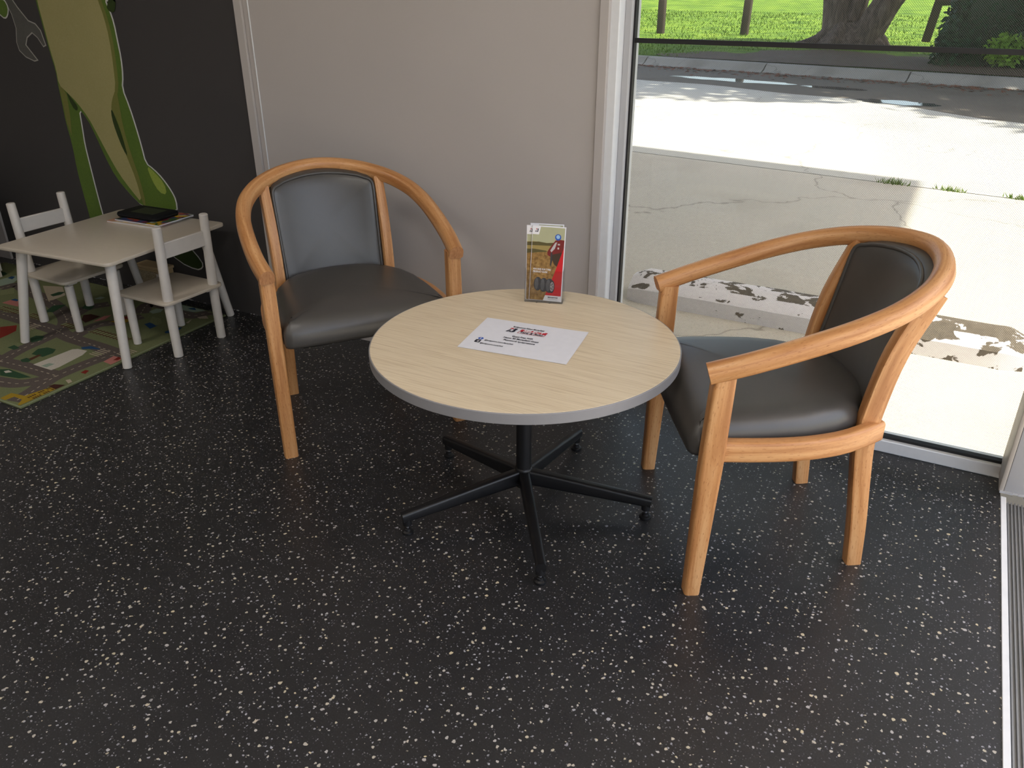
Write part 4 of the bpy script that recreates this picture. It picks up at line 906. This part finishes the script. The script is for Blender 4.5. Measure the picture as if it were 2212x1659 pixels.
# ---- wall decal: green lizard standing upright (only its lower body and legs show) and its spanner; flat cut-outs on the wall
DEC = {
'body': [(-0.343, 1.333), (-0.335, 1.226), (-0.328, 1.117), (-0.317, 1.036), (-0.324, 0.97), (-0.326, 0.889), (-0.332, 0.8), (-0.322, 0.698), (-0.331, 0.567), (-0.326, 0.472), (-0.318, 0.357), (-0.315, 0.223), (-0.201, 0.238), (-0.216, 0.381), (-0.223, 0.502), (-0.227, 0.614), (-0.23, 0.699), (-0.221, 0.778), (-0.212, 0.872), (-0.163, 0.823), (-0.132, 0.755), (-0.093, 0.651), (-0.048, 0.564), (0.022, 0.497), (0.104, 0.438), (0.227, 0.434), (0.337, 0.441), (0.342, 0.496), (0.323, 0.536), (0.278, 0.59), (0.229, 0.627), (0.183, 0.649), (0.176, 0.727), (0.165, 0.806), (0.147, 0.9), (0.123, 0.976), (0.145, 1.031), (0.156, 1.106), (0.155, 1.169), (0.155, 1.246), (0.143, 1.297), (0.127, 1.337)],
'belly': [(-0.333, 1.333), (-0.326, 1.226), (-0.321, 1.123), (-0.31, 1.039), (-0.318, 0.97), (-0.277, 0.944), (-0.211, 0.896), (-0.152, 0.83), (-0.113, 0.756), (-0.063, 0.659), (-0.016, 0.579), (0.045, 0.512), (0.108, 0.451), (0.097, 0.566), (0.065, 0.665), (0.039, 0.751), (0.022, 0.836), (0.023, 0.881), (0.041, 0.922), (0.084, 0.974), (0.1, 1.078), (0.109, 1.183), (0.103, 1.266), (0.085, 1.336)],
'leglight': [(-0.319, 0.968), (-0.292, 0.955), (-0.274, 0.927), (-0.286, 0.833), (-0.308, 0.735), (-0.324, 0.794), (-0.319, 0.883)],
'crease1': [(-0.276, 0.947), (-0.243, 0.911), (-0.212, 0.878), (-0.226, 0.854), (-0.256, 0.876)],
'crease2': [(0.022, 0.884), (0.036, 0.865), (0.061, 0.764), (0.074, 0.666), (0.049, 0.699), (0.023, 0.784), (0.015, 0.841)],
'calf': [(0.11, 0.445), (0.097, 0.566), (0.074, 0.666), (0.066, 0.753), (0.045, 0.855), (0.039, 0.916), (0.088, 0.974), (0.086, 0.913), (0.081, 0.8), (0.098, 0.685), (0.125, 0.569), (0.134, 0.448)],
'toe': [(0.189, 0.641), (0.234, 0.616), (0.289, 0.568), (0.292, 0.515), (0.242, 0.521), (0.206, 0.577)],
'hand1': [(-0.605, 1.331), (-0.576, 1.331), (-0.561, 1.299), (-0.581, 1.266), (-0.606, 1.254), (-0.633, 1.27)],
'hand2': [(0.127, 1.337), (0.201, 1.337), (0.184, 1.297), (0.169, 1.288), (0.145, 1.292), (0.131, 1.312)],
'wrench': [(-0.571, 1.331), (-0.518, 1.332), (-0.493, 1.3), (-0.436, 1.243), (-0.39, 1.231), (-0.363, 1.204), (-0.35, 1.144), (-0.366, 1.139), (-0.393, 1.176), (-0.427, 1.197), (-0.475, 1.174), (-0.5, 1.139), (-0.439, 1.076), (-0.46, 1.072), (-0.517, 1.088), (-0.554, 1.115), (-0.559, 1.149), (-0.537, 1.211), (-0.544, 1.272)],
'foot2': [(0.104, 0.438), (0.337, 0.441), (0.362, 0.29), (0.446, 0.214), (0.443, 0.185), (0.401, 0.169), (0.294, 0.191), (0.18, 0.265)],
}
dy0 = WY
def decal_mat(name, a, b_, c):
    t = NT(name); t.set(None, .5, .3); v = t.coord('Object'); n = t.noise(v, 6, 3); vo = t.n('ShaderNodeTexVoronoi'); vo.inputs['Scale'].default_value = 130; t.l(v, vo.inputs['Vector'])
    t.color(t.mix(t.math('MULTIPLY', vo.outputs['Distance'], .35), t.mix(n.outputs[0], lin(*a), lin(*b_)), lin(*c))); return t.m
D_G = decal_mat('decal_green', (76, 104, 38), (104, 128, 48), (56, 80, 28)); D_B = decal_mat('decal_belly', (164, 156, 104), (148, 144, 90), (172, 164, 124)); D_D = decal_mat('decal_dark_green', (40, 56, 18), (50, 70, 22), (34, 46, 16)); D_L = decal_mat('decal_lime', (150, 166, 66), (120, 150, 40), (170, 170, 110)); D_M = decal_mat('decal_olive', (118, 118, 58), (104, 110, 50), (128, 126, 70))
D_W = flat('decal_white_edge', (206, 206, 204), .5); D_S = decal_mat('decal_steel', (74, 74, 70), (104, 104, 100), (60, 60, 58)); D_SL = flat('decal_steel_light', (168, 166, 160), .5)
def cut(name, pts, d0, d1, mat, par):
    m = MB(); n = len(pts); ar = sum(pts[i-1][0]*pts[i][1]-pts[i][0]*pts[i-1][1] for i in range(n))
    if ar < 0: pts = pts[::-1]
    v = [(x, -d0, z) for x, z in pts]+[(x, -d1, z) for x, z in pts]
    m.add(v, [list(range(n, 2*n)), list(range(n))[::-1]]+[(i, (i+1) % n, n+(i+1) % n, n+i) for i in range(n)]); return m.build(name, mat, par)
def ccw(p): return p if sum(p[i-1][0]*p[i][1]-p[i][0]*p[i-1][1] for i in range(len(p))) > 0 else p[::-1]
def smooth_poly(p, it=1):
    for _ in range(it): p = [q for i in range(len(p)) for q in ((p[i][0]*.75+p[(i+1) % len(p)][0]*.25, p[i][1]*.75+p[(i+1) % len(p)][1]*.25), (p[i][0]*.25+p[(i+1) % len(p)][0]*.75, p[i][1]*.25+p[(i+1) % len(p)][1]*.75))]
    return p
liz = empty('wall_decal', (-3.5, dy0, 0), 0, 'green lizard cut-out decal with olive belly and long legs on the charcoal wall', 'wall decal')
bd = DEC['body']; top_ext = [(.17, 1.42), (.12, 1.55), (-.08, 1.60), (-.28, 1.55), (-.34, 1.42)]
body = smooth_poly(ccw(bd+top_ext))
cut('white_edge', [(x+.004, z) for x, z in inset(body, -.0035)], .0002, .0012, D_W, liz); cut('body_print', body, .0012, .0018, D_G, liz)
be = DEC['belly']+[(.07, 1.42), (.03, 1.5), (-.1, 1.53), (-.25, 1.48), (-.32, 1.42)]
cut('belly_shade_print', [(x if x < -.1 else min(x+.022, .30), z) for x, z in smooth_poly(ccw(be))], .00180, .0019, D_M, liz); cut('belly_print', smooth_poly(ccw(be)), .0019, .0021, D_B, liz)
cut('leg_print', DEC['leglight'], .0021, .0023, D_M, liz); cut('calf_print', smooth_poly(ccw(DEC['calf'])), .0021, .0023, D_M, liz)
for k in ('crease1', 'crease2'): cut('crease_print', smooth_poly(ccw(DEC[k])), .0023, .0025, D_D, liz)
cut('foot_highlight', smooth_poly(ccw(DEC['toe'])), .0018, .0021, D_L, liz)
ft = smooth_poly(ccw(DEC['foot2'])); cut('white_edge', inset(ft, -.006), .0002, .0010, D_W, liz); cut('foot_print', ft, .0010, .0016, D_D, liz)
h2 = smooth_poly(ccw(DEC['hand2']+[(.22, 1.40), (.12, 1.40)])); cut('white_edge', inset(h2, -.006), .0018, .0024, D_W, liz); cut('hand_print', h2, .0024, .0030, D_D, liz)
sp_ = empty('wall_decal', (-3.5, dy0, 0), 0, 'grey open-ended spanner cut-out held by green fingers on the charcoal wall', 'wall decal')
wr = ccw(DEC['wrench']+[(-.60, 1.45), (-.655, 1.45)][::-1] if False else DEC['wrench'][1:]+[DEC['wrench'][0], (-.66, 1.46), (-.61, 1.48)])
cut('white_edge', inset(wr, -.005), .0002, .0010, D_SL, sp_); cut('spanner_print', wr, .0010, .0016, D_S, sp_)
h1 = smooth_poly(ccw(DEC['hand1']+[(-.66, 1.29), (-.68, 1.40), (-.60, 1.40)])); cut('white_edge', inset(h1, -.006), .0016, .0022, D_W, sp_); cut('hand_print', h1, .0022, .0028, D_G, sp_)
